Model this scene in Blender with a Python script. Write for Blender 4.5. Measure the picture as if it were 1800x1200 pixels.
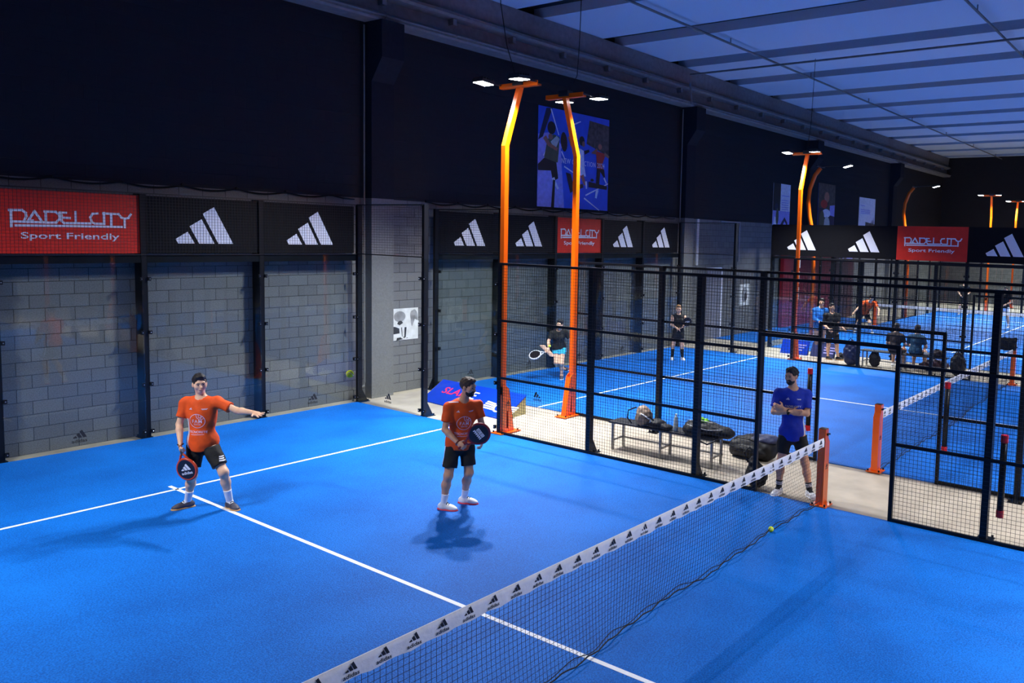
import bpy, bmesh, math, random
import numpy as np
from mathutils import Vector, Matrix
from mathutils.bvhtree import BVHTree
random.seed(5)
PI = math.pi
for o in list(bpy.data.objects): bpy.data.objects.remove(o)
SC = bpy.context.scene
COL = SC.collection

# ------------------------------------------------------------------ camera
CAM = np.array([-10.1532, -4.0491, 3.5053]); YAW, PITCH, ROLL = .9484, -.0843, .0261
F_ = np.array([math.sin(YAW)*math.cos(PITCH), math.cos(YAW)*math.cos(PITCH), math.sin(PITCH)])
r_ = np.cross(F_, [0, 0, 1]); r_ /= np.linalg.norm(r_); u_ = np.cross(r_, F_)
RR = math.cos(ROLL)*r_ + math.sin(ROLL)*u_; UU = -math.sin(ROLL)*r_ + math.cos(ROLL)*u_
cd = bpy.data.cameras.new('camera'); cam = bpy.data.objects.new('camera', cd); COL.objects.link(cam)
m = Matrix.Identity(4)
for i in range(3):
    m[i][0] = RR[i]; m[i][1] = UU[i]; m[i][2] = -F_[i]; m[i][3] = CAM[i]
cam.matrix_world = m
cd.sensor_width = 36; cd.lens = 1439.08/1800*36
cd.shift_x = (900-1106.28)/1800; cd.shift_y = (537.2-600)/1800
cd.clip_start = .05; cd.clip_end = 200
SC.camera = cam

# ------------------------------------------------------------------ world and exposure
w = bpy.data.worlds.new('dusk'); SC.world = w; w.use_nodes = True
w.node_tree.nodes['Background'].inputs[0].default_value = (.10, .2, .55, 1)
w.node_tree.nodes['Background'].inputs[1].default_value = .008
vs = SC.view_settings
vs.view_transform = 'Standard'; vs.look = 'None'; vs.gamma = 1; vs.use_curve_mapping = False
vs.exposure = 0.25
LAMP_W = 285.0

# ------------------------------------------------------------------ materials
def srgb(r, g, b):
    f = lambda c: (c/255/12.92) if c <= 10.3 else ((c/255+.055)/1.055)**2.4
    return (f(r), f(g), f(b), 1)
MATS = {}
def pm(name, col, rough=.6, metal=0., ns=12., na=.12, bump=0., spec=.5, emit=None, es=1., coat=0., bdist=.01):
    if name in MATS: return MATS[name]
    mt = bpy.data.materials.new(name); mt.use_nodes = True
    nt = mt.node_tree; b = nt.nodes['Principled BSDF']
    tc = nt.nodes.new('ShaderNodeTexCoord'); nz = nt.nodes.new('ShaderNodeTexNoise')
    nz.inputs['Scale'].default_value = ns; nz.inputs['Detail'].default_value = 4
    nt.links.new(tc.outputs['Object'], nz.inputs['Vector'])
    rp = nt.nodes.new('ShaderNodeValToRGB')
    c = col
    rp.color_ramp.elements[0].position = .3; rp.color_ramp.elements[1].position = .7
    rp.color_ramp.elements[0].color = (c[0]*(1-na), c[1]*(1-na), c[2]*(1-na), 1)
    rp.color_ramp.elements[1].color = (min(1, c[0]*(1+na)), min(1, c[1]*(1+na)), min(1, c[2]*(1+na)), 1)
    nt.links.new(nz.outputs['Fac'], rp.inputs['Fac'])
    nt.links.new(rp.outputs['Color'], b.inputs['Base Color'])
    b.inputs['Roughness'].default_value = rough; b.inputs['Metallic'].default_value = metal
    b.inputs['Specular IOR Level'].default_value = spec
    b.inputs['Coat Weight'].default_value = coat
    if bump:
        bp = nt.nodes.new('ShaderNodeBump'); bp.inputs['Strength'].default_value = bump; bp.inputs['Distance'].default_value = bdist
        nt.links.new(nz.outputs['Fac'], bp.inputs['Height']); nt.links.new(bp.outputs['Normal'], b.inputs['Normal'])
    if emit:
        b.inputs['Emission Color'].default_value = emit; b.inputs['Emission Strength'].default_value = es
    MATS[name] = mt; return mt

def turf_mat():
    mt = bpy.data.materials.new('blue_turf'); mt.use_nodes = True; nt = mt.node_tree; b = nt.nodes['Principled BSDF']
    tc = nt.nodes.new('ShaderNodeTexCoord')
    n1 = nt.nodes.new('ShaderNodeTexNoise'); n1.inputs['Scale'].default_value = 70; n1.inputs['Detail'].default_value = 6
    n2 = nt.nodes.new('ShaderNodeTexNoise'); n2.inputs['Scale'].default_value = .9; n2.inputs['Detail'].default_value = 3
    for n in (n1, n2): nt.links.new(tc.outputs['Object'], n.inputs['Vector'])
    mx = nt.nodes.new('ShaderNodeMath'); mx.operation = 'MULTIPLY_ADD'; mx.inputs[1].default_value = .3
    sb = nt.nodes.new('ShaderNodeMath'); sb.operation = 'MULTIPLY'; sb.inputs[1].default_value = .7
    nt.links.new(n1.outputs['Fac'], sb.inputs[0]); nt.links.new(n2.outputs['Fac'], mx.inputs[0]); nt.links.new(sb.outputs[0], mx.inputs[2])
    rp = nt.nodes.new('ShaderNodeValToRGB'); rp.color_ramp.elements[0].position = .4; rp.color_ramp.elements[1].position = .6
    rp.color_ramp.elements[0].color = (.0006, .080, .36, 1); rp.color_ramp.elements[1].color = (.003, .160, .64, 1)
    nt.links.new(mx.outputs[0], rp.inputs['Fac']); nt.links.new(rp.outputs['Color'], b.inputs['Base Color'])
    bp = nt.nodes.new('ShaderNodeBump'); bp.inputs['Strength'].default_value = .5; bp.inputs['Distance'].default_value = .01
    nt.links.new(n1.outputs['Fac'], bp.inputs['Height']); nt.links.new(bp.outputs['Normal'], b.inputs['Normal'])
    b.inputs['Roughness'].default_value = .6; b.inputs['Specular IOR Level'].default_value = .16
    return mt

def block_mat(name, c1, c2, mortar):
    mt = bpy.data.materials.new(name); mt.use_nodes = True; nt = mt.node_tree; b = nt.nodes['Principled BSDF']
    tc = nt.nodes.new('ShaderNodeTexCoord'); sp = nt.nodes.new('ShaderNodeSeparateXYZ'); cb = nt.nodes.new('ShaderNodeCombineXYZ')
    nt.links.new(tc.outputs['Object'], sp.inputs[0])
    ad = nt.nodes.new('ShaderNodeMath'); ad.operation = 'ADD'
    nt.links.new(sp.outputs['X'], ad.inputs[0]); nt.links.new(sp.outputs['Y'], ad.inputs[1])
    nt.links.new(ad.outputs[0], cb.inputs['X']); nt.links.new(sp.outputs['Z'], cb.inputs['Y'])
    br = nt.nodes.new('ShaderNodeTexBrick'); nt.links.new(cb.outputs[0], br.inputs['Vector'])
    br.inputs['Scale'].default_value = 1; br.inputs['Brick Width'].default_value = .4; br.inputs['Row Height'].default_value = .2
    br.inputs['Mortar Size'].default_value = .006; br.inputs['Mortar Smooth'].default_value = .4
    br.inputs['Color1'].default_value = c1; br.inputs['Color2'].default_value = c2; br.inputs['Mortar'].default_value = mortar
    nz = nt.nodes.new('ShaderNodeTexNoise'); nz.inputs['Scale'].default_value = 60; nz.inputs['Detail'].default_value = 5
    nt.links.new(tc.outputs['Object'], nz.inputs['Vector'])
    mr = nt.nodes.new('ShaderNodeMapRange'); mr.inputs[1].default_value = .3; mr.inputs[2].default_value = .7; mr.inputs[3].default_value = .75; mr.inputs[4].default_value = 1.2
    nt.links.new(nz.outputs['Fac'], mr.inputs[0])
    mx = nt.nodes.new('ShaderNodeVectorMath'); mx.operation = 'SCALE'
    nt.links.new(br.outputs['Color'], mx.inputs[0]); nt.links.new(mr.outputs[0], mx.inputs['Scale'])
    gt = nt.nodes.new('ShaderNodeMath'); gt.operation = 'GREATER_THAN'; gt.inputs[1].default_value = 4.15   # shade above the lamp beams, put into the colour of the upper courses
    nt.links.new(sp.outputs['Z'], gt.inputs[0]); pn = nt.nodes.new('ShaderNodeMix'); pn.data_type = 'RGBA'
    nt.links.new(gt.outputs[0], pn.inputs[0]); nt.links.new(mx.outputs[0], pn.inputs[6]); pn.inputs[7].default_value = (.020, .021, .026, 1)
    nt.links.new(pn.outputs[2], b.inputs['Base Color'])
    bp = nt.nodes.new('ShaderNodeBump'); bp.inputs['Strength'].default_value = .6; bp.inputs['Distance'].default_value = .01; bp.invert = True
    nt.links.new(br.outputs['Fac'], bp.inputs['Height']); nt.links.new(bp.outputs['Normal'], b.inputs['Normal'])
    b.inputs['Roughness'].default_value = .85; b.inputs['Specular IOR Level'].default_value = .12
    return mt

def glass_mat():
    mt = bpy.data.materials.new('tempered_glass'); mt.use_nodes = True; nt = mt.node_tree
    nt.nodes.remove(nt.nodes['Principled BSDF']); out = nt.nodes['Material Output']
    tr = nt.nodes.new('ShaderNodeBsdfTransparent'); tr.inputs[0].default_value = (.93, .96, .955, 1)
    gl = nt.nodes.new('ShaderNodeBsdfGlossy'); gl.inputs['Roughness'].default_value = .02; gl.inputs[0].default_value = (.95, 1, 1, 1)
    fr = nt.nodes.new('ShaderNodeFresnel'); fr.inputs[0].default_value = 1.5
    nz = nt.nodes.new('ShaderNodeTexNoise'); nz.inputs['Scale'].default_value = 1.3; tc = nt.nodes.new('ShaderNodeTexCoord')
    nt.links.new(tc.outputs['Object'], nz.inputs['Vector'])
    bp = nt.nodes.new('ShaderNodeBump'); bp.inputs['Strength'].default_value = .03; nt.links.new(nz.outputs['Fac'], bp.inputs['Height'])
    nt.links.new(bp.outputs['Normal'], gl.inputs['Normal'])
    ge = nt.nodes.new('ShaderNodeNewGeometry'); iv = nt.nodes.new('ShaderNodeMath'); iv.operation = 'SUBTRACT'; iv.inputs[0].default_value = 1
    ml = nt.nodes.new('ShaderNodeMath'); ml.operation = 'MULTIPLY'; nt.links.new(ge.outputs['Backfacing'], iv.inputs[1]); nt.links.new(iv.outputs[0], ml.inputs[0]); nt.links.new(fr.outputs[0], ml.inputs[1])
    mx = nt.nodes.new('ShaderNodeMixShader'); nt.links.new(ml.outputs[0], mx.inputs[0]); nt.links.new(tr.outputs[0], mx.inputs[1]); nt.links.new(gl.outputs[0], mx.inputs[2])
    nt.links.new(mx.outputs[0], out.inputs[0]); return mt

TURF = turf_mat(); GLASS = glass_mat()
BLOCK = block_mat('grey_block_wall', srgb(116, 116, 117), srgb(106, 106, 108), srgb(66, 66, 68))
M_conc = pm('polished_concrete', srgb(170, 158, 141), .6, ns=2.2, na=.16, bump=.1)
M_pillar = pm('cast_pillar', srgb(112, 112, 112), .8, ns=30, na=.1, bump=.2, spec=.12)
M_beam = pm('concrete_beam', srgb(112, 110, 112), .85, ns=8, na=.15, bump=.2)
M_ceil = pm('ceiling_panel', srgb(176, 192, 212), .85, ns=40, na=.05)
M_strip = pm('roof_strip', srgb(16, 24, 36), .3, ns=3, na=.1, spec=.12)
M_black = pm('black_powder_coat', (.004, .005, .008, 1), .4, ns=50, na=.1, spec=.25)
M_wire = pm('black_wire', (.006, .007, .009, 1), .35, ns=50, na=.1, spec=.6)
M_white = pm('white_line_turf', srgb(242, 242, 248), .8, ns=90, na=.05, bump=.2)
M_orange = pm('orange_paint', (1.0, .13, .0, 1), .32, ns=4, na=.04, coat=.2)
M_print_w = pm('white_print', srgb(236, 236, 246), .6, ns=30, na=.03)
M_print_k = pm('black_print', (.01, .01, .014, 1), .6, ns=30, na=.03)
M_banner_k = pm('black_banner', (.006, .006, .008, 1), .6, ns=8, na=.1, spec=.12)
M_banner_r = pm('red_banner', (.74, .018, .004, 1), .55, ns=6, na=.08)
M_bolt = pm('zinc_bolt', srgb(180, 180, 190), .3, 1., ns=20, na=.1)
M_lens = pm('lamp_lens', (1, 1, 1, 1), .3, emit=(.93, .96, 1, 1), es=22)
M_lampbody = pm('lamp_housing', (.02, .02, .025, 1), .4, ns=20)
M_tape = pm('net_tape', srgb(232, 232, 240), .7, ns=14, na=.05, bump=.35, bdist=.02)
M_net = pm('net_cord', (.006, .007, .012, 1), .8, ns=50)
M_alu = pm('brushed_steel_tube', srgb(150, 148, 145), .4, .8, ns=25, na=.15)
M_slat = pm('dark_bench_slat', srgb(30, 30, 36), .55, ns=9, na=.2)
M_redcap = pm('red_cap', srgb(205, 14, 22), .4, ns=20)
M_ball = pm('tennis_felt', srgb(228, 250, 60), .9, ns=120, na=.15, bump=.3)
M_blueboard = pm('blue_board', srgb(2, 50, 176), .45, spec=.2, ns=5, na=.08)
M_wood = pm('board_core', srgb(168, 160, 110), .7, ns=9, na=.2)
M_pink = pm('pink_print', srgb(225, 30, 90), .6)
M_skin = pm('skin', srgb(236, 186, 152), .5, ns=18, na=.08)
M_skin2 = pm('skin_tan', srgb(214, 158, 124), .5, ns=18, na=.08)
M_hairk = pm('dark_hair', srgb(26, 20, 18), .55, ns=60, na=.5, bump=.8)
M_hairb = pm('brown_hair', srgb(62, 42, 32), .6, ns=60, na=.5, bump=.8)
M_fair = pm('fair_hair', srgb(165, 120, 75), .6, ns=60, na=.4, bump=.8)
M_shirt = pm('orange_shirt', (.86, .085, .0, 1), .75, ns=14, na=.08, bump=.4, bdist=.02)
M_shblue = pm('royal_blue_shirt', srgb(4, 44, 168), .75, ns=14, na=.1, bump=.4, bdist=.02)
M_cloth_k = pm('black_cloth', srgb(18, 18, 20), .8, ns=14, na=.2, bump=.5, bdist=.02)
M_navy = pm('navy_cloth', srgb(16, 24, 52), .8, ns=14, na=.2, bump=.5, bdist=.02)
M_teal = pm('petrol_cloth', srgb(14, 64, 92), .8, ns=14, na=.2, bump=.5, bdist=.02)
M_cyan = pm('bright_blue_jacket', srgb(28, 120, 215), .7, ns=14, na=.15, bump=.5, bdist=.02)
M_turq = pm('turquoise_cloth', srgb(60, 190, 225), .7, ns=14, na=.1, bump=.4)
M_wcloth = pm('white_cloth', srgb(238, 238, 244), .75, ns=20, na=.05, bump=.3)
M_maroon = pm('dark_brown_cloth', srgb(42, 30, 32), .8, ns=14, na=.2, bump=.5)
M_shoe_g = pm('charcoal_shoe', srgb(66, 62, 76), .6, ns=30, na=.2)
M_gum = pm('gum_sole', srgb(196, 150, 96), .6)
M_shoe_w = pm('white_shoe', srgb(232, 232, 236), .5, ns=20, na=.05)
M_redsole = pm('coral_sole', srgb(235, 60, 80), .5)
M_rk = pm('racket_carbon', srgb(26, 18, 22), .3, ns=30, na=.2, coat=.5)
M_rko = pm('racket_orange_edge', srgb(210, 70, 30), .35, coat=.4)
M_rkr = pm('racket_red_edge', srgb(120, 14, 24), .3, coat=.5)
M_grip = pm('tan_grip', srgb(206, 130, 80), .7, ns=60, na=.2, bump=.4)
M_bagk = pm('black_bag_fabric', srgb(16, 15, 19), .6, ns=12, na=.3, bump=.3, bdist=.01, spec=.3)
M_bagn = pm('navy_bag_fabric', srgb(24, 32, 70), .6, ns=12, na=.3, bump=.6, bdist=.02)
M_taupe = pm('taupe_bag_fabric', srgb(150, 128, 108), .6, ns=12, na=.35, bump=.6, bdist=.02)
M_green = pm('lime_cloth', srgb(120, 190, 40), .7, ns=20, na=.2, bump=.4)
M_plast = pm('frosted_plastic', srgb(190, 205, 215), .15, ns=20, na=.1)
M_redwall = pm('dark_red_panel', srgb(150, 16, 40), .5, ns=3, na=.1)
M_grey_d = pm('painted_grey_door', srgb(120, 120, 132), .5, ns=5, na=.05)
M_eye = pm('dark_eye', (.01, .008, .008, 1), .2)
M_lip = pm('lip', srgb(150, 84, 76), .5)

# ------------------------------------------------------------------ object helpers
def link(o):
    COL.objects.link(o); return o
def thing(name, loc, label, cat, group=None):
    o = bpy.data.objects.new(name, None); o.location = loc; o.empty_display_size = .2; link(o)
    o['label'] = label; o['category'] = cat
    if group: o['group'] = group
    return o
def tag(o, label, cat, group=None):
    o['label'] = label; o['category'] = cat
    if group: o['group'] = group
    return o
def wloc(p):
    v = Vector((0, 0, 0))
    while p is not None: v += p.location; p = p.parent
    return v
class MB:
    def __init__(s): s.v = []; s.f = []; s.mi = []; s.cur = 0
    def add(s, vs_, fs_, mi=None):
        n = len(s.v); s.v += [tuple(float(c) for c in q) for q in vs_]
        for f in fs_: s.f.append(tuple(i+n for i in f)); s.mi.append(s.cur if mi is None else mi)
        return s
    def box(s, a, b, mi=None):
        x0, y0, z0 = [min(a[i], b[i]) for i in range(3)]; x1, y1, z1 = [max(a[i], b[i]) for i in range(3)]
        return s.add([(x0, y0, z0), (x1, y0, z0), (x1, y1, z0), (x0, y1, z0), (x0, y0, z1), (x1, y0, z1), (x1, y1, z1), (x0, y1, z1)],
                     [(3, 2, 1, 0), (4, 5, 6, 7), (0, 1, 5, 4), (1, 2, 6, 5), (2, 3, 7, 6), (3, 0, 4, 7)], mi)
    def bar(s, a, b, wx, wy=None, up=(0, 0, 1), mi=None):
        wy = wx if wy is None else wy
        a = Vector(a); b = Vector(b); d = (b-a).normalized(); u = Vector(up)
        if abs(d.dot(u)) > .95: u = Vector((1, 0, 0))
        sx = d.cross(u).normalized(); sy = sx.cross(d).normalized()
        vs_ = [p+sx*(i*wx/2)+sy*(j*wy/2) for p in (a, b) for i, j in ((-1, -1), (1, -1), (1, 1), (-1, 1))]
        return s.add(vs_, [(0, 1, 2, 3), (7, 6, 5, 4), (0, 4, 5, 1), (1, 5, 6, 2), (2, 6, 7, 3), (3, 7, 4, 0)], mi)
    def tube(s, pts, r, n=8, caps=True, mi=None):
        pts = [Vector(p) for p in pts]; rs = r if isinstance(r, (list, tuple)) else [r]*len(pts)
        vs_ = []; ref = Vector((.3, .2, .93)).normalized()
        for i, p in enumerate(pts):
            d = (pts[min(i+1, len(pts)-1)]-pts[max(i-1, 0)]).normalized()
            rr = ref if abs(d.dot(ref)) < .95 else Vector((1, 0, 0))
            a = d.cross(rr).normalized(); b = d.cross(a)
            for k in range(n):
                t = 2*PI*k/n; vs_.append(p+a*(math.cos(t)*rs[i])+b*(math.sin(t)*rs[i]))
        fs_ = [(i*n+k, i*n+(k+1) % n, (i+1)*n+(k+1) % n, (i+1)*n+k) for i in range(len(pts)-1) for k in range(n)]
        if caps: fs_ += [tuple(range(n))[::-1], tuple(range((len(pts)-1)*n, len(pts)*n))]
        return s.add(vs_, fs_, mi)
    def prism(s, poly, d, mi=None):
        n = len(poly); d = Vector(d); vs_ = [Vector(p) for p in poly]; vs_ += [p+d for p in vs_]
        return s.add(vs_, [tuple(range(n))[::-1], tuple(range(n, 2*n))]+[(i, (i+1) % n, n+(i+1) % n, n+i) for i in range(n)], mi)
    def ball(s, c, r, n=10, mi=None):
        rx, ry, rz = r if isinstance(r, (tuple, list)) else (r, r, r)
        vs_ = [(c[0], c[1], c[2]+rz)]
        for i in range(1, n):
            a = PI*i/n
            for k in range(2*n):
                t = PI*k/n; vs_.append((c[0]+rx*math.sin(a)*math.cos(t), c[1]+ry*math.sin(a)*math.sin(t), c[2]+rz*math.cos(a)))
        vs_.append((c[0], c[1], c[2]-rz)); m2 = 2*n
        fs_ = [(0, 1+k, 1+(k+1) % m2) for k in range(m2)]
        for i in range(n-2):
            fs_ += [(1+i*m2+k, 1+(i+1)*m2+k, 1+(i+1)*m2+(k+1) % m2, 1+i*m2+(k+1) % m2) for k in range(m2)]
        L = len(vs_)-1; b = 1+(n-2)*m2
        fs_ += [(L, b+(k+1) % m2, b+k) for k in range(m2)]
        return s.add(vs_, fs_, mi)
    def build(s, name, mat, parent=None, smooth=False, kind=None):
        off = wloc(parent) if parent else Vector((0, 0, 0))
        me = bpy.data.meshes.new(name)
        me.from_pydata([(x-off.x, y-off.y, z-off.z) for x, y, z in s.v], [], s.f)
        mats = mat if isinstance(mat, (list, tuple)) else [mat]
        for q in mats: me.materials.append(q)
        if len(mats) > 1: me.polygons.foreach_set('material_index', s.mi)
        if smooth: me.polygons.foreach_set('use_smooth', [True]*len(me.polygons))
        me.update()
        o = bpy.data.objects.new(name, me); link(o)
        if parent: o.parent = parent
        if kind: o['kind'] = kind
        return o

# flat lettering: 2D polygons from the built-in font
_tc = {}
def text2d(txt, h=1., bold=0., wide=1., sp=1.):
    key = (txt, bold, sp)
    if key not in _tc:
        cu = bpy.data.curves.new('t', 'FONT'); cu.body = txt; cu.size = 1; cu.offset = bold; cu.resolution_u = 3; cu.space_character = sp
        ob = bpy.data.objects.new('t', cu); link(ob)
        dg = bpy.context.evaluated_depsgraph_get(); me = ob.evaluated_get(dg).to_mesh()
        V = np.array([(v.co.x, v.co.y) for v in me.vertices]); Fs = [tuple(p.vertices) for p in me.polygons]
        ob.evaluated_get(dg).to_mesh_clear(); bpy.data.objects.remove(ob); bpy.data.curves.remove(cu)
        mn = V.min(0); mxx = V.max(0); V = V-np.array([mn[0], 0]); _tc[key] = (V, Fs)
    V, Fs = _tc[key]
    s = h/.69
    V = V*[s*wide, s]
    return V, Fs
def strokes2d(lines, wd):
    V = []; Fs = []
    for ln in lines:
        ln = [np.array(p, float) for p in ln]
        for a, b in zip(ln[:-1], ln[1:]):
            d = (b-a)/max(1e-9, np.linalg.norm(b-a)); n = np.array([-d[1], d[0]])*wd/2; e = d*wd/2*.9
            k = len(V); V += [a-e-n, b+e-n, b+e+n, a-e+n]; Fs.append((k, k+1, k+2, k+3))
    return np.array(V), Fs
ADI = [[(0, 40), (105, 108), (165, 0), (22, 0)], [(122, 157), (228, 224), (340, 0), (203, 0)], [(238, 275), (340, 340), (512, 0), (375, 0)]]
def adidas2d(wd):
    V = []; Fs = []
    for p in ADI:
        k = len(V); V += [((x-256)/512*wd, y/340*.64*wd) for x, y in p]; Fs.append((k, k+3, k+2, k+1))
    return np.array(V), Fs
def plc_lines():
    T = lambda x, y: ((x-770)/745., (410-(y-.035*(x-770)-5))/745.)
    L = [[(185, 290), (185, 465)], [(170, 292), (285, 292), (318, 320), (322, 360), (300, 412)], [(185, 412), (480, 425)],
         [(330, 420), (400, 303), (470, 420)], [(350, 405), (380, 405)],
         [(505, 305), (505, 425)], [(495, 305), (600, 310), (635, 345), (638, 385), (600, 428), (505, 428)],
         [(640, 315), (700, 318)], [(655, 372), (735, 378)], [(640, 315), (655, 345), (655, 410), (680, 434), (780, 436)],
         [(795, 310), (795, 436), (940, 440)], [(1020, 325), (965, 330), (943, 370), (955, 425), (990, 442), (1085, 446)],
         [(1085, 320), (1085, 446)], [(1075, 325), (1240, 333)], [(1160, 330), (1160, 455)],
         [(1240, 333), (1268, 372), (1305, 388), (1345, 378), (1372, 335)], [(1303, 390), (1303, 488)], [(225, 455), (1272, 482)]]
    return [[T(*p) for p in l] for l in L]
PLC = plc_lines()
def lay(pieces, origin, u, v, lift, name, mat, parent, two=False):
    """pieces: list of (V2, F, (du,dv)); laid on the plane origin+u*x+v*y, lifted along n"""
    u = Vector(u); v = Vector(v); n = u.cross(v).normalized(); o = Vector(origin)+n*lift; b = MB()
    for V, Fs, (du, dv) in pieces:
        st = len(V) == 4*len(Fs)   # loose strokes overlap: stack them a hair apart
        b.add([o+u*(float(x)+du)+v*(float(y)+dv)+n*(.0004*((i//4) % 9) if st else 0) for i, (x, y) in enumerate(V)], Fs)
    return b.build(name, mat, parent)

def drape(pieces, origin, u, v, tgt, name, mat, parent, lift=.003, seg=.03):
    """lettering wrapped onto a curved mesh by casting rays along -n"""
    u = Vector(u).normalized(); v = Vector(v).normalized(); n = u.cross(v).normalized()
    off = wloc(tgt)
    me = tgt.data
    bv = BVHTree.FromPolygons([vv.co+off for vv in me.vertices], [tuple(p.vertices) for p in me.polygons])
    bm = bmesh.new()
    for V, Fs, (du, dv) in pieces:
        vs_ = [bm.verts.new((float(x)+du, float(y)+dv, 0)) for x, y in V]
        for f in Fs:
            try: bm.faces.new([vs_[i] for i in f])
            except ValueError: pass
    for _ in range(3):
        es = [e for e in bm.edges if e.calc_length() > seg]
        if not es: break
        bmesh.ops.subdivide_edges(bm, edges=es, cuts=1)
    bmesh.ops.triangulate(bm, faces=bm.faces[:])
    bad = []
    for q in bm.verts:
        p0 = Vector(origin)+u*q.co.x+v*q.co.y+n*.4
        h, nn, _, _ = bv.ray_cast(p0, -n, .8)
        if h is None: bad.append(q); continue
        q.co = h+n*lift
    bmesh.ops.delete(bm, geom=bad, context='VERTS')
    off2 = wloc(parent)
    bmesh.ops.translate(bm, verts=bm.verts[:], vec=-off2)
    me2 = bpy.data.meshes.new(name); bm.to_mesh(me2); bm.free(); me2.materials.append(mat)
    o = bpy.data.objects.new(name, me2); link(o); o.parent = parent; return o

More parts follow.
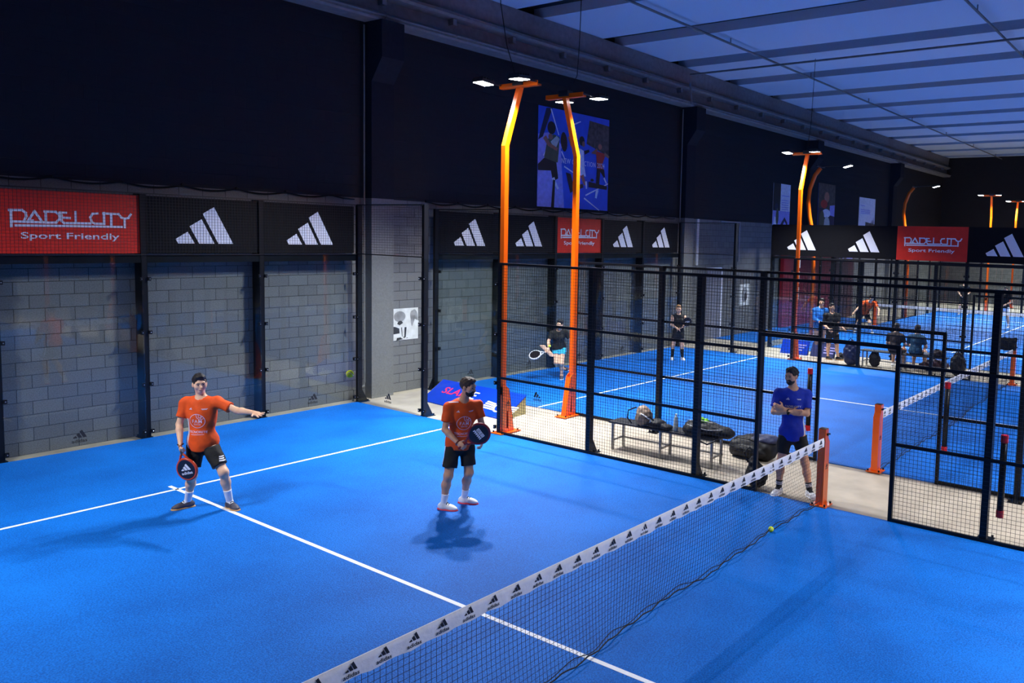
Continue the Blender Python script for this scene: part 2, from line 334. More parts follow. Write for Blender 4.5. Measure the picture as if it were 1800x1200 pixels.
# ------------------------------------------------------------------ distance-field modelling (bodies, clothes, bags)
class Field:
    def __init__(s, lo, hi, vox):
        s.lo = np.array(lo, float); s.vox = vox; s.n = np.maximum(4, np.ceil((np.array(hi)-s.lo)/vox).astype(int)+1)
        s.F = np.full(s.n, .2, np.float32)
        s.ax = [(s.lo[i]+np.arange(s.n[i])*vox).astype(np.float32) for i in range(3)]
    def blk(s, lo, hi):
        a = np.clip(np.floor((np.array(lo)-s.lo)/s.vox).astype(int), 0, s.n); b = np.clip(np.ceil((np.array(hi)-s.lo)/s.vox).astype(int)+1, 0, s.n)
        if np.any(b <= a): return None
        sl = tuple(slice(a[i], b[i]) for i in range(3))
        return sl, s.ax[0][sl[0]][:, None, None], s.ax[1][sl[1]][None, :, None], s.ax[2][sl[2]][None, None, :]
    def put(s, sl, d, k, sub=False):
        c = s.F[sl]
        if sub:
            s.F[sl] = np.maximum(c, -d); return
        if k > 0:
            h = np.maximum(k-np.abs(c-d), 0)/k; s.F[sl] = np.minimum(c, d)-h*h*k*.25
        else: s.F[sl] = np.minimum(c, d)
    def cap(s, a, b, ra, rb=None, k=.03, sub=False):
        rb = ra if rb is None else rb; a = np.array(a, float); b = np.array(b, float); m_ = max(ra, rb)+k+s.vox*3+.03
        r = s.blk(np.minimum(a, b)-m_, np.maximum(a, b)+m_)
        if r is None: return s
        sl, X, Y, Z = r; ab = b-a; L = max(float(ab@ab), 1e-9)
        t = np.clip(((X-a[0])*ab[0]+(Y-a[1])*ab[1]+(Z-a[2])*ab[2])/L, 0, 1)
        d = np.sqrt((X-a[0]-t*ab[0])**2+(Y-a[1]-t*ab[1])**2+(Z-a[2]-t*ab[2])**2)-(ra+(rb-ra)*t)
        s.put(sl, d.astype(np.float32), k, sub); return s
    def ell(s, c, r, M_=None, k=.03, sub=False):
        c = np.array(c, float); r = np.array(r, float); M_ = np.eye(3) if M_ is None else np.array(M_, float)
        m_ = max(r)+k+s.vox*3+.03; q = s.blk(c-m_, c+m_)
        if q is None: return s
        sl, X, Y, Z = q; X = X-c[0]; Y = Y-c[1]; Z = Z-c[2]
        P = [X*M_[i][0]+Y*M_[i][1]+Z*M_[i][2] for i in range(3)]
        k0 = np.sqrt(sum((P[i]/r[i])**2 for i in range(3)))+1e-6; k1 = np.sqrt(sum((P[i]/r[i]**2)**2 for i in range(3)))+1e-6
        s.put(sl, (k0*(k0-1)/k1).astype(np.float32), k, sub); return s
    def rbox(s, c, h, r, M_=None, k=0., sub=False):
        c = np.array(c, float); h = np.array(h, float); M_ = np.eye(3) if M_ is None else np.array(M_, float)
        m_ = float(np.linalg.norm(h))+k+.03; q = s.blk(c-m_, c+m_)
        if q is None: return s
        sl, X, Y, Z = q; X = X-c[0]; Y = Y-c[1]; Z = Z-c[2]
        Q = [np.abs(X*M_[i][0]+Y*M_[i][1]+Z*M_[i][2])-(h[i]-r) for i in range(3)]
        d = np.sqrt(sum(np.maximum(a, 0)**2 for a in Q))+np.minimum(np.maximum(np.maximum(Q[0], Q[1]), Q[2]), 0)-r
        s.put(sl, d.astype(np.float32), k, sub); return s
    def cut(s, p, n):
        """remove everything on the +n side of the plane through p"""
        p = np.array(p, float); n = np.array(n, float); n = n/np.linalg.norm(n)
        d = (s.ax[0][:, None, None]-p[0])*n[0]+(s.ax[1][None, :, None]-p[1])*n[1]+(s.ax[2][None, None, :]-p[2])*n[2]
        s.F = np.maximum(s.F, d.astype(np.float32)); return s
    def folds(s, amp, fr, seed=0):
        X = s.ax[0][:, None, None]; Y = s.ax[1][None, :, None]; Z = s.ax[2][None, None, :]
        s.F = s.F+(amp*(np.sin(fr*(X*1.3+Y*.7+Z*.9)+seed)*np.sin(fr*(Y*1.1-X*.6+Z*.35)+2*seed)+.6*np.sin(fr*1.9*(Z*.8+X*.6-Y*.5)+seed*3))).astype(np.float32); return s
    def mesh(s, name, mat, parent):
        F = s.F.copy()
        for i in range(3):
            ix = [slice(None)]*3; ix[i] = 0; F[tuple(ix)] = .1; ix[i] = -1; F[tuple(ix)] = .1
        S = F < 0; nx, ny, nz = F.shape
        cs = [(a, b, c) for a in (0, 1) for b in (0, 1) for c in (0, 1)]
        cnt = sum(S[a:nx-1+a, b:ny-1+b, c:nz-1+c].astype(np.int8) for a, b, c in cs)
        act = np.argwhere((cnt > 0) & (cnt < 8)); ids = np.full((nx-1, ny-1, nz-1), -1, np.int32); ids[tuple(act.T)] = np.arange(len(act))
        val = {c: F[act[:, 0]+c[0], act[:, 1]+c[1], act[:, 2]+c[2]] for c in cs}
        acc = np.zeros((len(act), 3)); num = np.zeros(len(act))
        for c in cs:
            for ax_ in range(3):
                if c[ax_]: continue
                d = list(c); d[ax_] = 1; va, vb = val[c], val[tuple(d)]; cr = (va < 0) != (vb < 0)
                t = np.where(cr, va/np.where(cr, va-vb, 1), 0); p = np.tile(np.array(c, float), (len(act), 1)); p[:, ax_] = t
                acc += p*cr[:, None]; num += cr
        V = s.lo+(act+acc/np.maximum(num, 1)[:, None])*s.vox
        faces = []
        for ax_ in range(3):
            sl0 = [slice(None)]*3; sl1 = [slice(None)]*3; sl0[ax_] = slice(0, -1); sl1[ax_] = slice(1, None)
            e = S[tuple(sl0)] != S[tuple(sl1)]; E_ = np.argwhere(e); b, c = [(1, 2), (2, 0), (0, 1)][ax_]
            E_ = E_[(E_[:, b] > 0) & (E_[:, c] > 0) & (E_[:, b] < s.n[b]-1) & (E_[:, c] < s.n[c]-1)]
            def g(db, dc):
                q = E_.copy(); q[:, b] -= db; q[:, c] -= dc; return ids[q[:, 0], q[:, 1], q[:, 2]]
            Q = np.stack([g(1, 1), g(0, 1), g(0, 0), g(1, 0)], 1); ins = S[tuple(E_.T)]
            Q = np.where(ins[:, None], Q, Q[:, ::-1]); faces.append(Q[(Q >= 0).all(1)])
        Q = np.concatenate(faces)
        off = wloc(parent) if parent else Vector((0, 0, 0)); V = V-np.array(off)
        me = bpy.data.meshes.new(name); me.vertices.add(len(V)); me.vertices.foreach_set('co', V.astype(np.float32).ravel())
        me.loops.add(len(Q)*4); me.loops.foreach_set('vertex_index', Q.astype(np.int32).ravel())
        me.polygons.add(len(Q)); me.polygons.foreach_set('loop_start', np.arange(len(Q), dtype=np.int32)*4)
        me.polygons.foreach_set('use_smooth', np.ones(len(Q), bool))
        me.materials.append(mat); me.update(calc_edges=True)
        o = bpy.data.objects.new(name, me); link(o)
        if parent: o.parent = parent
        return o

# ------------------------------------------------------------------ the hall
WY = 10.3                                  # inner face of the back wall
b = MB(); b.box((-24, -22, -.3), (44, 20, 0)); b.build('floor', M_conc, kind='structure')
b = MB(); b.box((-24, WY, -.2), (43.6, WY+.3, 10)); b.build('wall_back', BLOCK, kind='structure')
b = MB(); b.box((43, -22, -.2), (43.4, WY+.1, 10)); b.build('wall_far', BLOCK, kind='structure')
# ceiling: light panels with recessed reflective roof strips
bp_ = MB(); bs = MB(); x0 = 4.5-3.37*8
for k in range(0, 20):
    a = x0+3.37*k
    if a > 43: break
    bp_.box((a+.93, -22, 8.85), (min(a+3.37, 43), WY, 9.2))
    bs.box((a, -22, 9.1), (a+.93, WY, 9.2))
bp_.build('ceiling', M_ceil, kind='structure')
bs.build('trim_1', M_strip, kind='structure')
# precast perimeter beam against the wall
b = MB(); L0, L1 = -24, 43
prof = [(WY, 7.68), (9.88, 7.68), (9.85, 7.72), (9.86, 7.80), (10.06, 7.90), (10.10, 8.14), (9.92, 8.18), (9.86, 8.22), (9.88, 8.28), (10.02, 8.34), (9.98, 8.84), (WY, 8.84)]
b.prism([(L0, y, z) for y, z in prof], (L1-L0, 0, 0))
for i in range(0, 34):
    x = -20+1.87*i
    b.box((x, 9.93, 8.02), (x+.1, 10.12, 8.16))
b.build('trim_2', M_beam, kind='structure')
b = MB(); b.tube([(L0, 9.84, 7.78), (L1, 9.84, 7.78)], .022, 6)
for i in range(0, 34): b.tube([(-20+1.87*i, 9.85, 7.86), (-20+1.87*i, 9.8, 7.76), (-20+1.87*i, 9.86, 7.72)], .012, 5)
tag(b.build('ceiling_conduit', M_beam), 'thin grey conduit clipped along the lower edge of the concrete wall beam', 'conduit')
# wall pillars with corbels
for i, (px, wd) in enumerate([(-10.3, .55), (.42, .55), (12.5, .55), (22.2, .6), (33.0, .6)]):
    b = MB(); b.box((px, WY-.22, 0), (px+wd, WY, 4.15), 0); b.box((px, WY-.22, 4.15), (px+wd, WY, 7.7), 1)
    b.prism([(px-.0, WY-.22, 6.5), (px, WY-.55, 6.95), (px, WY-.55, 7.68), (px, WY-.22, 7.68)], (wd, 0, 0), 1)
    b.build('trim_%d' % (3+i), [M_pillar, pm('shaded_pillar_top', (.016, .018, .026, 1), .85, spec=.1)], kind='structure')  # second colour paints in the shade on shaft and corbel above the beams
# drain pipes beside the pillars
for px, l in ((.33, 'thin dark service pipe running up the pillar left of the picture of the raised arms'), (12.38, 'thin dark service pipe running up the second wall pillar')):
    b = MB(); b.tube([(px, WY-.1, .35), (px, WY-.1, 7.6)], .018, 8)
    b.tube([(px, WY-.1, .36), (px-.03, WY-.12, .27), (px-.3, WY-.16, .22), (px-.32, WY-.16, .0)], .025, 8)
    tag(b.build('service_pipe', M_pillar), l, 'pipe')
# roof tie rods
rods = [([(-20, 6.95, 8.70), (43, 6.95, 8.70)], 'long thin pipe under the ceiling parallel to the wall, nearer the wall beam'),
        ([(-20, .72, 8.70), (43, .72, 8.70)], 'long thin pipe under the ceiling, farther from the wall'),
        ([(12.1, -15, 8.6), (12.1, 9.8, 8.6), (12.1, 9.78, 8.3), (12.15, 9.74, 7.7)], 'thin cross pipe under the ceiling, dropping down the wall beam')]
for p, l in rods:
    b = MB(); b.tube(p, .03, 8)
    for k in range(0, 12):
        if p[0][1] == p[1][1]: b.tube([(p[0][0]+3+5.3*k, p[0][1], 8.7), (p[0][0]+3+5.3*k, p[0][1], 8.86)], .015, 6)
    tag(b.build('ceiling_pipe', M_beam), l, 'pipe')

# ------------------------------------------------------------------ turf and painted lines (lines woven into the turf)
def turf(name, x0, y0, x1, y1): 
    b = MB(); b.box((x0, y0, 0), (x1, y1, .012)); return b.build(name, TURF, kind='structure')
t1 = turf('floor_turf', -10, -10, 0, 10); t2 = turf('floor_turf', 2.1, -10, 12.08, 10); t3 = turf('floor_turf', 14.32, -2.2, 34.3, 7.8)
t4 = turf('floor_turf', 14.9, 8.5, 26.5, 10.28)
def lines(boxes, par, lab):
    b = MB()
    for (a, c) in boxes: b.box((a[0], a[1], .0121), (c[0], c[1], .0145))
    b.build('court_line', M_white, par)
lines([((-10, 6.925), (0, 6.975)), ((-5.025, -7.15), (-4.975, 7.15)), ((-10, -6.975), (0, -6.925))], t1, '')
lines([((2.1, 6.925), (12.08, 6.975)), ((7.05, -7.15), (7.1, 7.15))], t2, '')
lines([((17.55, -2.2), (17.6, 7.8)), ((17.4, 2.78), (31.25, 2.83)), ((31, -2.2), (31.05, 7.8))], t3, '')

# ------------------------------------------------------------------ court enclosures
def wires(b, p0, du, L, z0, z1, st=.05, r=.0018):
    """welded mesh between heights z0..z1 along direction du for length L"""
    p0 = Vector(p0); du = Vector(du); nrm = Vector((-du.y, du.x, 0))
    n = int(round(L/st)); m_ = int(round((z1-z0)/st))
    for i in range(1, n):
        p = p0+du*(i*L/n)
        b.add([(p.x+du.x*a+nrm.x*c, p.y+du.y*a+nrm.y*c, z) for z in (z0, z1) for a, c in ((-r, -r), (r, -r), (r, r), (-r, r))],
              [(0, 1, 5, 4), (1, 2, 6, 5), (2, 3, 7, 6), (3, 0, 4, 7)])
    for j in range(1, m_):
        z = z0+(z1-z0)*j/m_
        b.add([(q.x+nrm.x*c, q.y+nrm.y*c, z+a) for q in (p0, p0+du*L) for a, c in ((-r, -r), (r, -r), (r, r), (-r, r))],
              [(0, 1, 5, 4), (1, 2, 6, 5), (2, 3, 7, 6), (3, 0, 4, 7)])
def post(p, h, du, parent, out, wd=.07, deep=.10):
    """steel post; out = unit vector to the outside of the court"""
    p = Vector(p); du = Vector(du); out = Vector(out); b = MB()
    q = p+out*.05; qd = p+out*(deep/2)
    b.bar(qd, qd+Vector((0, 0, h)), wd, deep, up=tuple(out))
    o = b.build('post', M_black, parent)
    g = MB(); base = q+out*.04
    g.prism([base-du*.006+Vector((0, 0, .0)), base-du*.006+out*.16, base-du*.006+out*.16+Vector((0, 0, .02)), base-du*.006+out*.05+Vector((0, 0, .22)), base-du*.006+Vector((0, 0, .3))], du*.012)
    e = q+out*.09
    c0 = e-du*.09-out*.11; c1 = e+du*.09+out*.11
    g.box((c0.x, c0.y, .0), (c1.x, c1.y, .012))
    g.build('base_plate', M_black, o)
    for s in (-1, 1): 
        c = e+du*(.065*s)+out*.08; bl = MB(); bl.tube([c+Vector((0, 0, .01)), c+Vector((0, 0, .045))], .016, 6); bl.build('bolt', M_black, o)
def glass(p0, du, L, h, parent, out, logo=True, seed=0):
    p0 = Vector(p0); du = Vector(du); out = Vector(out); b = MB()
    a = p0+du*.012; c = p0+du*(L-.012)
    b.bar(a+Vector((0, 0, .02+(h-.02)/2)), c+Vector((0, 0, .02+(h-.02)/2)), h-.02, .012, up=(-out.x, -out.y, 0)) if False else b.add(
        [tuple(q+out*s+Vector((0, 0, z))) for z in (.02, h) for q, s in ((a, -.006), (c, -.006), (c, .006), (a, .006))],
        [(3, 2, 1, 0), (4, 5, 6, 7), (0, 1, 5, 4), (1, 2, 6, 5), (2, 3, 7, 6), (3, 0, 4, 7)])
    g = b.build('glass_panel', GLASS, parent)
    for s, q in ((1, a), (-1, c)):
        for z in (.12, .9, 1.75, 2.62):
            if z < h:
                e = q+du*(s*.03); k = e-out*.018; cl = MB()
                cl.box(tuple(k-du*.022-out*.008+Vector((0, 0, z-.03))), tuple(k+du*.022+out*.03+Vector((0, 0, z+.03))), 0)
                cl.ball(tuple(q+du*(s*.03)-out*.03+Vector((0, 0, z))), .009, 5, 1); cl.build('clamp', [M_black, M_bolt], g)
    if logo:
        V, Fs = adidas2d(.19); T, TF = text2d('adidas', .05, .02, 1.2)
        o = p0+du*(L/2)+Vector((0, 0, .17)); 
        u = du if (du.cross(Vector((0, 0, 1)))).dot(-out) > 0 else -du
        lay([(V, Fs, (0, .03)), (T, TF, (-.115, -.04))], o, u, (0, 0, 1), .009, 'printed_logo', M_print_k, g)
def side_fence(x, out, label, ysteps=(10, 8, 6, 4, 2), door=(-.9, 1.0), yend=-4, hi_glass=True):
    """court side: two glass bays at the back, then welded mesh 3 m high with a door opening at the net"""
    t = thing('court_side_fence', (x, 0, 0), label, 'fence'); out = Vector((out, 0, 0)); du = Vector((0, -1, 0))
    post((x, 10, 0), 4.0, du, t, out)
    post((x, 8, 0), 4.0, du, t, out); post((x, 6, 0), 3.0, du, t, out)
    glass((x, 9.97, 0), (0, -1, 0), 1.94, 3.0, t, out); glass((x, 7.97, 0), (0, -1, 0), 1.94, 3.0, t, out)
    b = MB(); wires(b, (x, 9.97, 0), (0, -1, 0), 1.94, 3.02, 4.0); b.build('mesh_panel', M_wire, t)
    b = MB(); b.bar((x, 10, 3.02), (x, 8, 3.02), .02, .02); b.build('rail', M_wire, t)
    b = MB(); b.bar((x, 10, 3.99), (x, 8, 3.99), .03, .02); b.build('rail', M_wire, t)
    spans = [(6, 4), (4, 2), (2, door[1])]
    y = door[0]; spans += [(door[0], -2), (-2, -4)]
    for a, c in spans:
        b = MB(); wires(b, (x, a, 0), (0, -1, 0), a-c, .04, 3.0); b.build('mesh_panel', M_wire, t)
        for z in (.03, 1.0, 2.0, 2.98):
            b = MB(); b.bar((x, a, z), (x, c, z), .045 if z in (.03, 2.98) else .032, .04); b.build('rail', M_black, t)
    b = MB(); wires(b, (x, door[1], 0), (0, -1, 0), door[1]-door[0], 2.24, 3.0); b.build('mesh_panel', M_wire, t)
    b = MB(); b.bar((x, door[1], 2.98), (x, door[0], 2.98), .045, .04); b.build('rail', M_black, t)
    b = MB(); b.bar((x, door[1]+.02, 2.22), (x, door[0]-.02, 2.22), .045, .05)
    b.bar((x, door[1], 0), (x, door[1], 2.22), .05, .05); b.bar((x, door[0], 0), (x, door[0], 2.22), .05, .05)
    b.build('door_frame', M_black, t)
    for yy in (4, 2, -2, -4): post((x, yy, 0), 3.0, du, t, out, .08)
    return t
side_fence(0, 1, 'tall black mesh fence with glass end panels, right side of nearest court')
side_fence(2.1, -1, 'tall black mesh fence of the second court, standing just behind the steel bench')
side_fence(12.08, 1, 'farthest black mesh side fence, in front of the two seated people')

def banner(kind, x0, x1, z0, z1, P, u, parent=None, label='', group=None, cat='banner'):
    """P(x,z) gives the world point of the banner face; u: reading direction; face normal = u x z"""
    u = Vector(u); n = u.cross(Vector((0, 0, 1)))
    o = Vector(P(x0, z0)); W_ = abs(x1-x0); H_ = z1-z0
    b = MB(); b.add([tuple(o+u*a+Vector((0, 0, c))+n*d) for d in (0, -.02) for a, c in ((0, 0), (W_, 0), (W_, H_), (0, H_))],
                    [(0, 1, 2, 3), (7, 6, 5, 4), (0, 4, 5, 1), (1, 5, 6, 2), (2, 6, 7, 3), (3, 7, 4, 0)])
    bd = b.build('advertising_banner', M_banner_r if kind == 'P' else M_banner_k)
    tag(bd, label, 'banner', group)
    c = o+u*(W_/2)+Vector((0, 0, H_/2))
    if kind == 'A':
        V, Fs = adidas2d(.98); lay([(V, Fs, (.0, -.30))], c, u, (0, 0, 1), .004, 'logo', M_print_w, bd)
    if kind == 'P':
        V, Fs = strokes2d(PLC, .033); T, TF = text2d('Sport Friendly', .09, .012, 1.75)
        wdt = T[:, 0].max(); lay([(V, Fs, (.02, .02)), (T, TF, (-wdt/2+.0, -.245))], c, u, (0, 0, 1), .004, 'lettering', M_print_w, bd)
    return bd

def back_wall(xs, kinds, label, wl):
    t = thing('court_back_wall', (xs[0], 10, 0), label, 'court wall'); out = Vector((0, 1, 0))
    for x in xs[1:-1]: post((x, 10.012, 0), 4.0, Vector((1, 0, 0)), t, out, .09, .24)
    for a, c in zip(xs[:-1], xs[1:]):
        glass((a+.02, 10, 0), (1, 0, 0), c-a-.04, 3.0, t, out)
        b = MB(); b.bar((a, 10.07, 2.94), (c, 10.07, 2.94), .1, .12); b.build('top_rail', M_black, t)
        b = MB(); wires(b, (a, 10.0, 0), (1, 0, 0), c-a, 3.02, 4.0); b.build('mesh_panel', M_wire, t)
        b = MB(); b.bar((a, 10.0, 3.99), (c, 10.0, 3.99), .02, .02); b.build('mesh_rail', M_wire, t)
        b = MB(); b.bar((a, 10.0, 3.01), (c, 10.0, 3.01), .015, .015); b.build('mesh_rail', M_wire, t)
    for i, (a, c) in enumerate(zip(xs[:-1], xs[1:])):
        banner(kinds[i], a+.03, c-.03, 3.03, 3.96, lambda x, z: (x, 10.05, z), (1, 0, 0), None, wl[i])
    return t
back_wall([-8, -6, -4, -2, 0], 'KPAA', 'glass and mesh back wall of the nearest court, in front of the grey block wall',
          ['plain black banner at the far left edge of the picture, left of the red banner', 'large red PADELCITY Sport Friendly banner at the left edge',
           'black banner with three white stripes, directly right of the large red banner', 'black banner with three white stripes, at the corner of the nearest court'])
back_wall([2.1, 4.1, 6.1, 8.1, 10.1, 12.08], 'AAPAA', 'glass and mesh back wall of the second court, below the large blue poster',
          ['black three-stripe banner left of the front orange lamp post', 'black three-stripe banner between the front orange lamp post and the middle red banner',
           'red PADELCITY banner partly hidden by the second orange lamp post', 'black three-stripe banner just right of the middle red banner', 'narrow-looking black three-stripe banner at the right end of the second court'])
# the third court lies crosswise: its back wall faces the camera
t = thing('court_back_wall', (14.3, 2.8, 0), 'glass back wall of the crosswise third court, under the long black banner row', 'court wall')
ys = [7.8, 5.75, 3.75, 1.75, -.2, -2.2]
for y in ys: post((14.3, y, 0), 4.0, Vector((0, 1, 0)), t, (-1, 0, 0) if False else (1, 0, 0), .09)
for a, c in zip(ys[:-1], ys[1:]):
    glass((14.3, a-.02, 0), (0, -1, 0), a-c-.04, 3.0, t, Vector((-1, 0, 0)), logo=False)
    b = MB(); b.bar((14.3, a, 2.96), (14.3, c, 2.96), .09, .07); b.build('top_rail', M_black, t)
for i, (a, c, k) in enumerate(zip(ys[:-1], ys[1:], 'AAPAA')):
    banner(k, 0, a-c, 3.03, 4.02, lambda x, z, a=a: (14.24, a, z), (0, -1, 0), None,
           ['black three-stripe banner crossed by the thin distant orange lamp post', 'black three-stripe banner left of the far right red banner', 'red PADELCITY banner in the far row at the right, seen without mesh',
            'black three-stripe banner cut by the right edge of the picture', 'black three-stripe banner beyond the right edge'][i])
# long sides of the third court
def far_side(y, label):
    t = thing('court_side_fence', (24.3, y, 0), label, 'fence')
    for x in [14.3+2*k for k in range(11)]:
        b = MB(); b.bar((x, y, 0), (x, y, 3.0 if 17 < x < 32 else 4.), .08, .08); b.build('post', M_black, t)
    for k in range(10):
        x = 14.3+2*k
        if k in (0, 1, 8, 9): glass((x+.04, y, 0), (1, 0, 0), 1.92, 3.0, t, Vector((0, 1, 0)), logo=False)
        elif k in (2, 3, 6, 7):
            b = MB(); wires(b, (x, y, 0), (1, 0, 0), 2, .04, 3.0, .1, .0028); b.build('mesh_panel', M_wire, t)
        for z in ((2.98,) if k in (0, 1, 4, 5, 8, 9) else (.03, 1, 2, 2.98)):
            b = MB(); b.bar((x, y, z), (x+2, y, z), .04, .04); b.build('rail', M_black, t)
far_side(7.8, 'dark glass and mesh side of the crosswise third court, nearer the block wall')
t = thing('court_back_wall', (34.3, 2.8, 0), 'distant glass end wall behind the far players', 'court wall')
for y in (7.8, 5.8, 3.8, 1.8, -.2, -2.2):
    b = MB(); b.bar((34.3, y, 0), (34.3, y, 4), .09, .09); b.build('post', M_black, t)
for y in (7.8, 5.8, 3.8, 1.8, -.2): glass((34.3, y-.04, 0), (0, -1, 0), 1.92, 3.0, t, Vector((1, 0, 0)), logo=False)

# ------------------------------------------------------------------ nets
def net(P, L, label, nlog, cell=.045, side=1, wave=True, logos=True, r=.0016):
    """P(s,off,z): point at distance s along the net, off = sideways, z = height"""
    t = thing('padel_net', P(0, 0, 0), label, 'net')
    def top(s): return .94-.05*(1-abs(2*s/L-1)**1.5)*0+.0
    def bot(s):
        if not wave: return 0., .03
        a = float(np.interp(s, [0, 2.5, 3.2, 4.2, 4.7, 5.2, 6.2, 7.0, 8.7, 9.6, 9.94], [-.03, -.02, -.05, -.06, -.05, -.02, .07, .03, .10, .08, .02]))+.01*math.sin(s*6)
        return a, .03
    def pt(s, f):
        a, z = bot(s); tt = .83
        zz = z+(tt-z)*f; off = a*(1-f)**2.2
        return Vector(P(s, off, zz))
    b = MB(); n = int(L/cell); m_ = int(.8/cell)
    seg = 6
    for i in range(n+1):
        s = L*i/n; pr = [pt(s, j/seg) for j in range(seg+1)]
        b.tube(pr, r, 4, caps=False)
    for j in range(1, m_):
        f = j/m_; pr = [pt(L*i/(n/3), f) for i in range(int(n/3)+1)]
        b.tube(pr, r, 4, caps=False)
    b.build('netting', M_net, t)
    c = MB(); pr = [pt(L*i/120, 0)+Vector((0, 0, .012*math.sin(i*1.7))) for i in range(121)]
    c.tube(pr, .006, 6); pr2 = [pt(L*i/120, .05+.03*math.sin(i*.9)) for i in range(121)]; c.tube(pr2, .004, 5)
    c.build('bottom_cord', M_net, t)
    # tape: folded band, slightly wrinkled
    b = MB(); n2 = 160; V = []; Fs = []
    for i in range(n2+1):
        s = L*i/n2; wv = .003*math.sin(s*17)+.002*math.sin(s*41); zb = .822+.006*math.sin(s*23+1)
        for off, z in ((-.008+wv, zb), (-.009+wv, .9), (-.004, .938), (.004, .938), (.009+wv, .9), (.008+wv, zb)):
            V.append(P(s, off, z))
    for i in range(n2):
        for k in range(5): Fs.append((i*6+k, (i+1)*6+k, (i+1)*6+k+1, i*6+k+1))
    b.add(V, Fs); tp = b.build('tape', M_tape, t, smooth=True)
    if logos:
        V, Fs = adidas2d(.085); T, TF = text2d('adidas', .026, .02, 1.25); wd = T[:, 0].max()
        pcs = []
        for k in range(nlog):
            s = L*(k+.5)/nlog; pcs += [(V, Fs, (s, .052)), (T, TF, (s-wd/2, .013))]
        for sg in (1, -1):
            o = Vector(P(0 if sg > 0 else L, side*(-.0125)*sg, .825)); u = (Vector(P(1, 0, 0))-Vector(P(0, 0, 0)))*sg
            lay(pcs, o, u, (0, 0, 1), .0, 'tape_print', M_print_k, tp)
    return t
net(lambda s, o, z: (-10+s, o*-1 if False else o, z), 9.94, 'white-taped padel net crossing the nearest court', 42)
net(lambda s, o, z: (2.2+s, o, z), 9.8, 'white-taped net of the second court behind the right fence', 40)
net(lambda s, o, z: (24.3+o, -2.1+s, z), 9.8, 'distant white-taped net of the crosswise third court', 10, cell=.09, wave=False, logos=False, r=.003)
def net_post(x, y, label, s=1, far=False):
    t = thing('net_post', (x, y, 0), label, 'net post')
    b = MB(); w_ = .075; d = .05
    b.prism([(x-w_, y-d, .01), (x+w_, y-d, .01), (x+w_, y-d, .86), (x+w_-.05, y-d, .93), (x+w_-.05, y-d, 1.05), (x-w_, y-d, 1.05)][::1] if s > 0 else
            [(x-w_, y-d, .01), (x+w_, y-d, .01), (x+w_, y-d, 1.05), (x-w_+.05, y-d, 1.05), (x-w_+.05, y-d, .93), (x-w_, y-d, .86)], (0, 2*d, 0))
    b.build('post', M_orange, t)
    b = MB(); b.box((x-.12, y-.11, 0.012), (x+.12, y+.11, .03)); b.build('base_plate', M_orange, t)
    for i in (-1, 1):
        for j in (-1, 1): b = MB(); b.tube([(x+.1*i, y+.085*j, .03), (x+.1*i, y+.085*j, .055)], .014, 6); b.build('bolt', M_black, t)
    b = MB(); b.tube([(x-.03*s, y-.052, .98), (x-.03*s, y-.07, .98)], .016, 8); b.tube([(x+.02*s, y-.052, .98), (x+.02*s, y-.075, .98)], .01, 8)
    b.box((x-w_+.004 if s > 0 else x-w_+.054, y-.046, 1.05), (x+w_-.054 if s > 0 else x+w_-.004, y+.046, 1.056))
    b.build('fitting', M_black, t)
    if not far:
        V, Fs = adidas2d(.07); T, TF = text2d('adidas', .02, .02, 1.2)
        lay([(V, Fs, (0, .02)), (T, TF, (-.042, -.008))], (x, y-.05, .52), (1, 0, 0), (0, 0, 1), .002, 'logo', M_print_k, t)
net_post(.03, .03, 'orange-red net post at the door gap of the nearest court')
net_post(2.12, .02, 'orange-red net post of the second court, across the concrete aisle', -1)
net_post(12.2, 0, 'orange-red net post at the far end of the second net, under a black bag')
net_post(24.3, 7.72, 'small distant orange-red net post beside the bending orange-shirted player', 1, True)

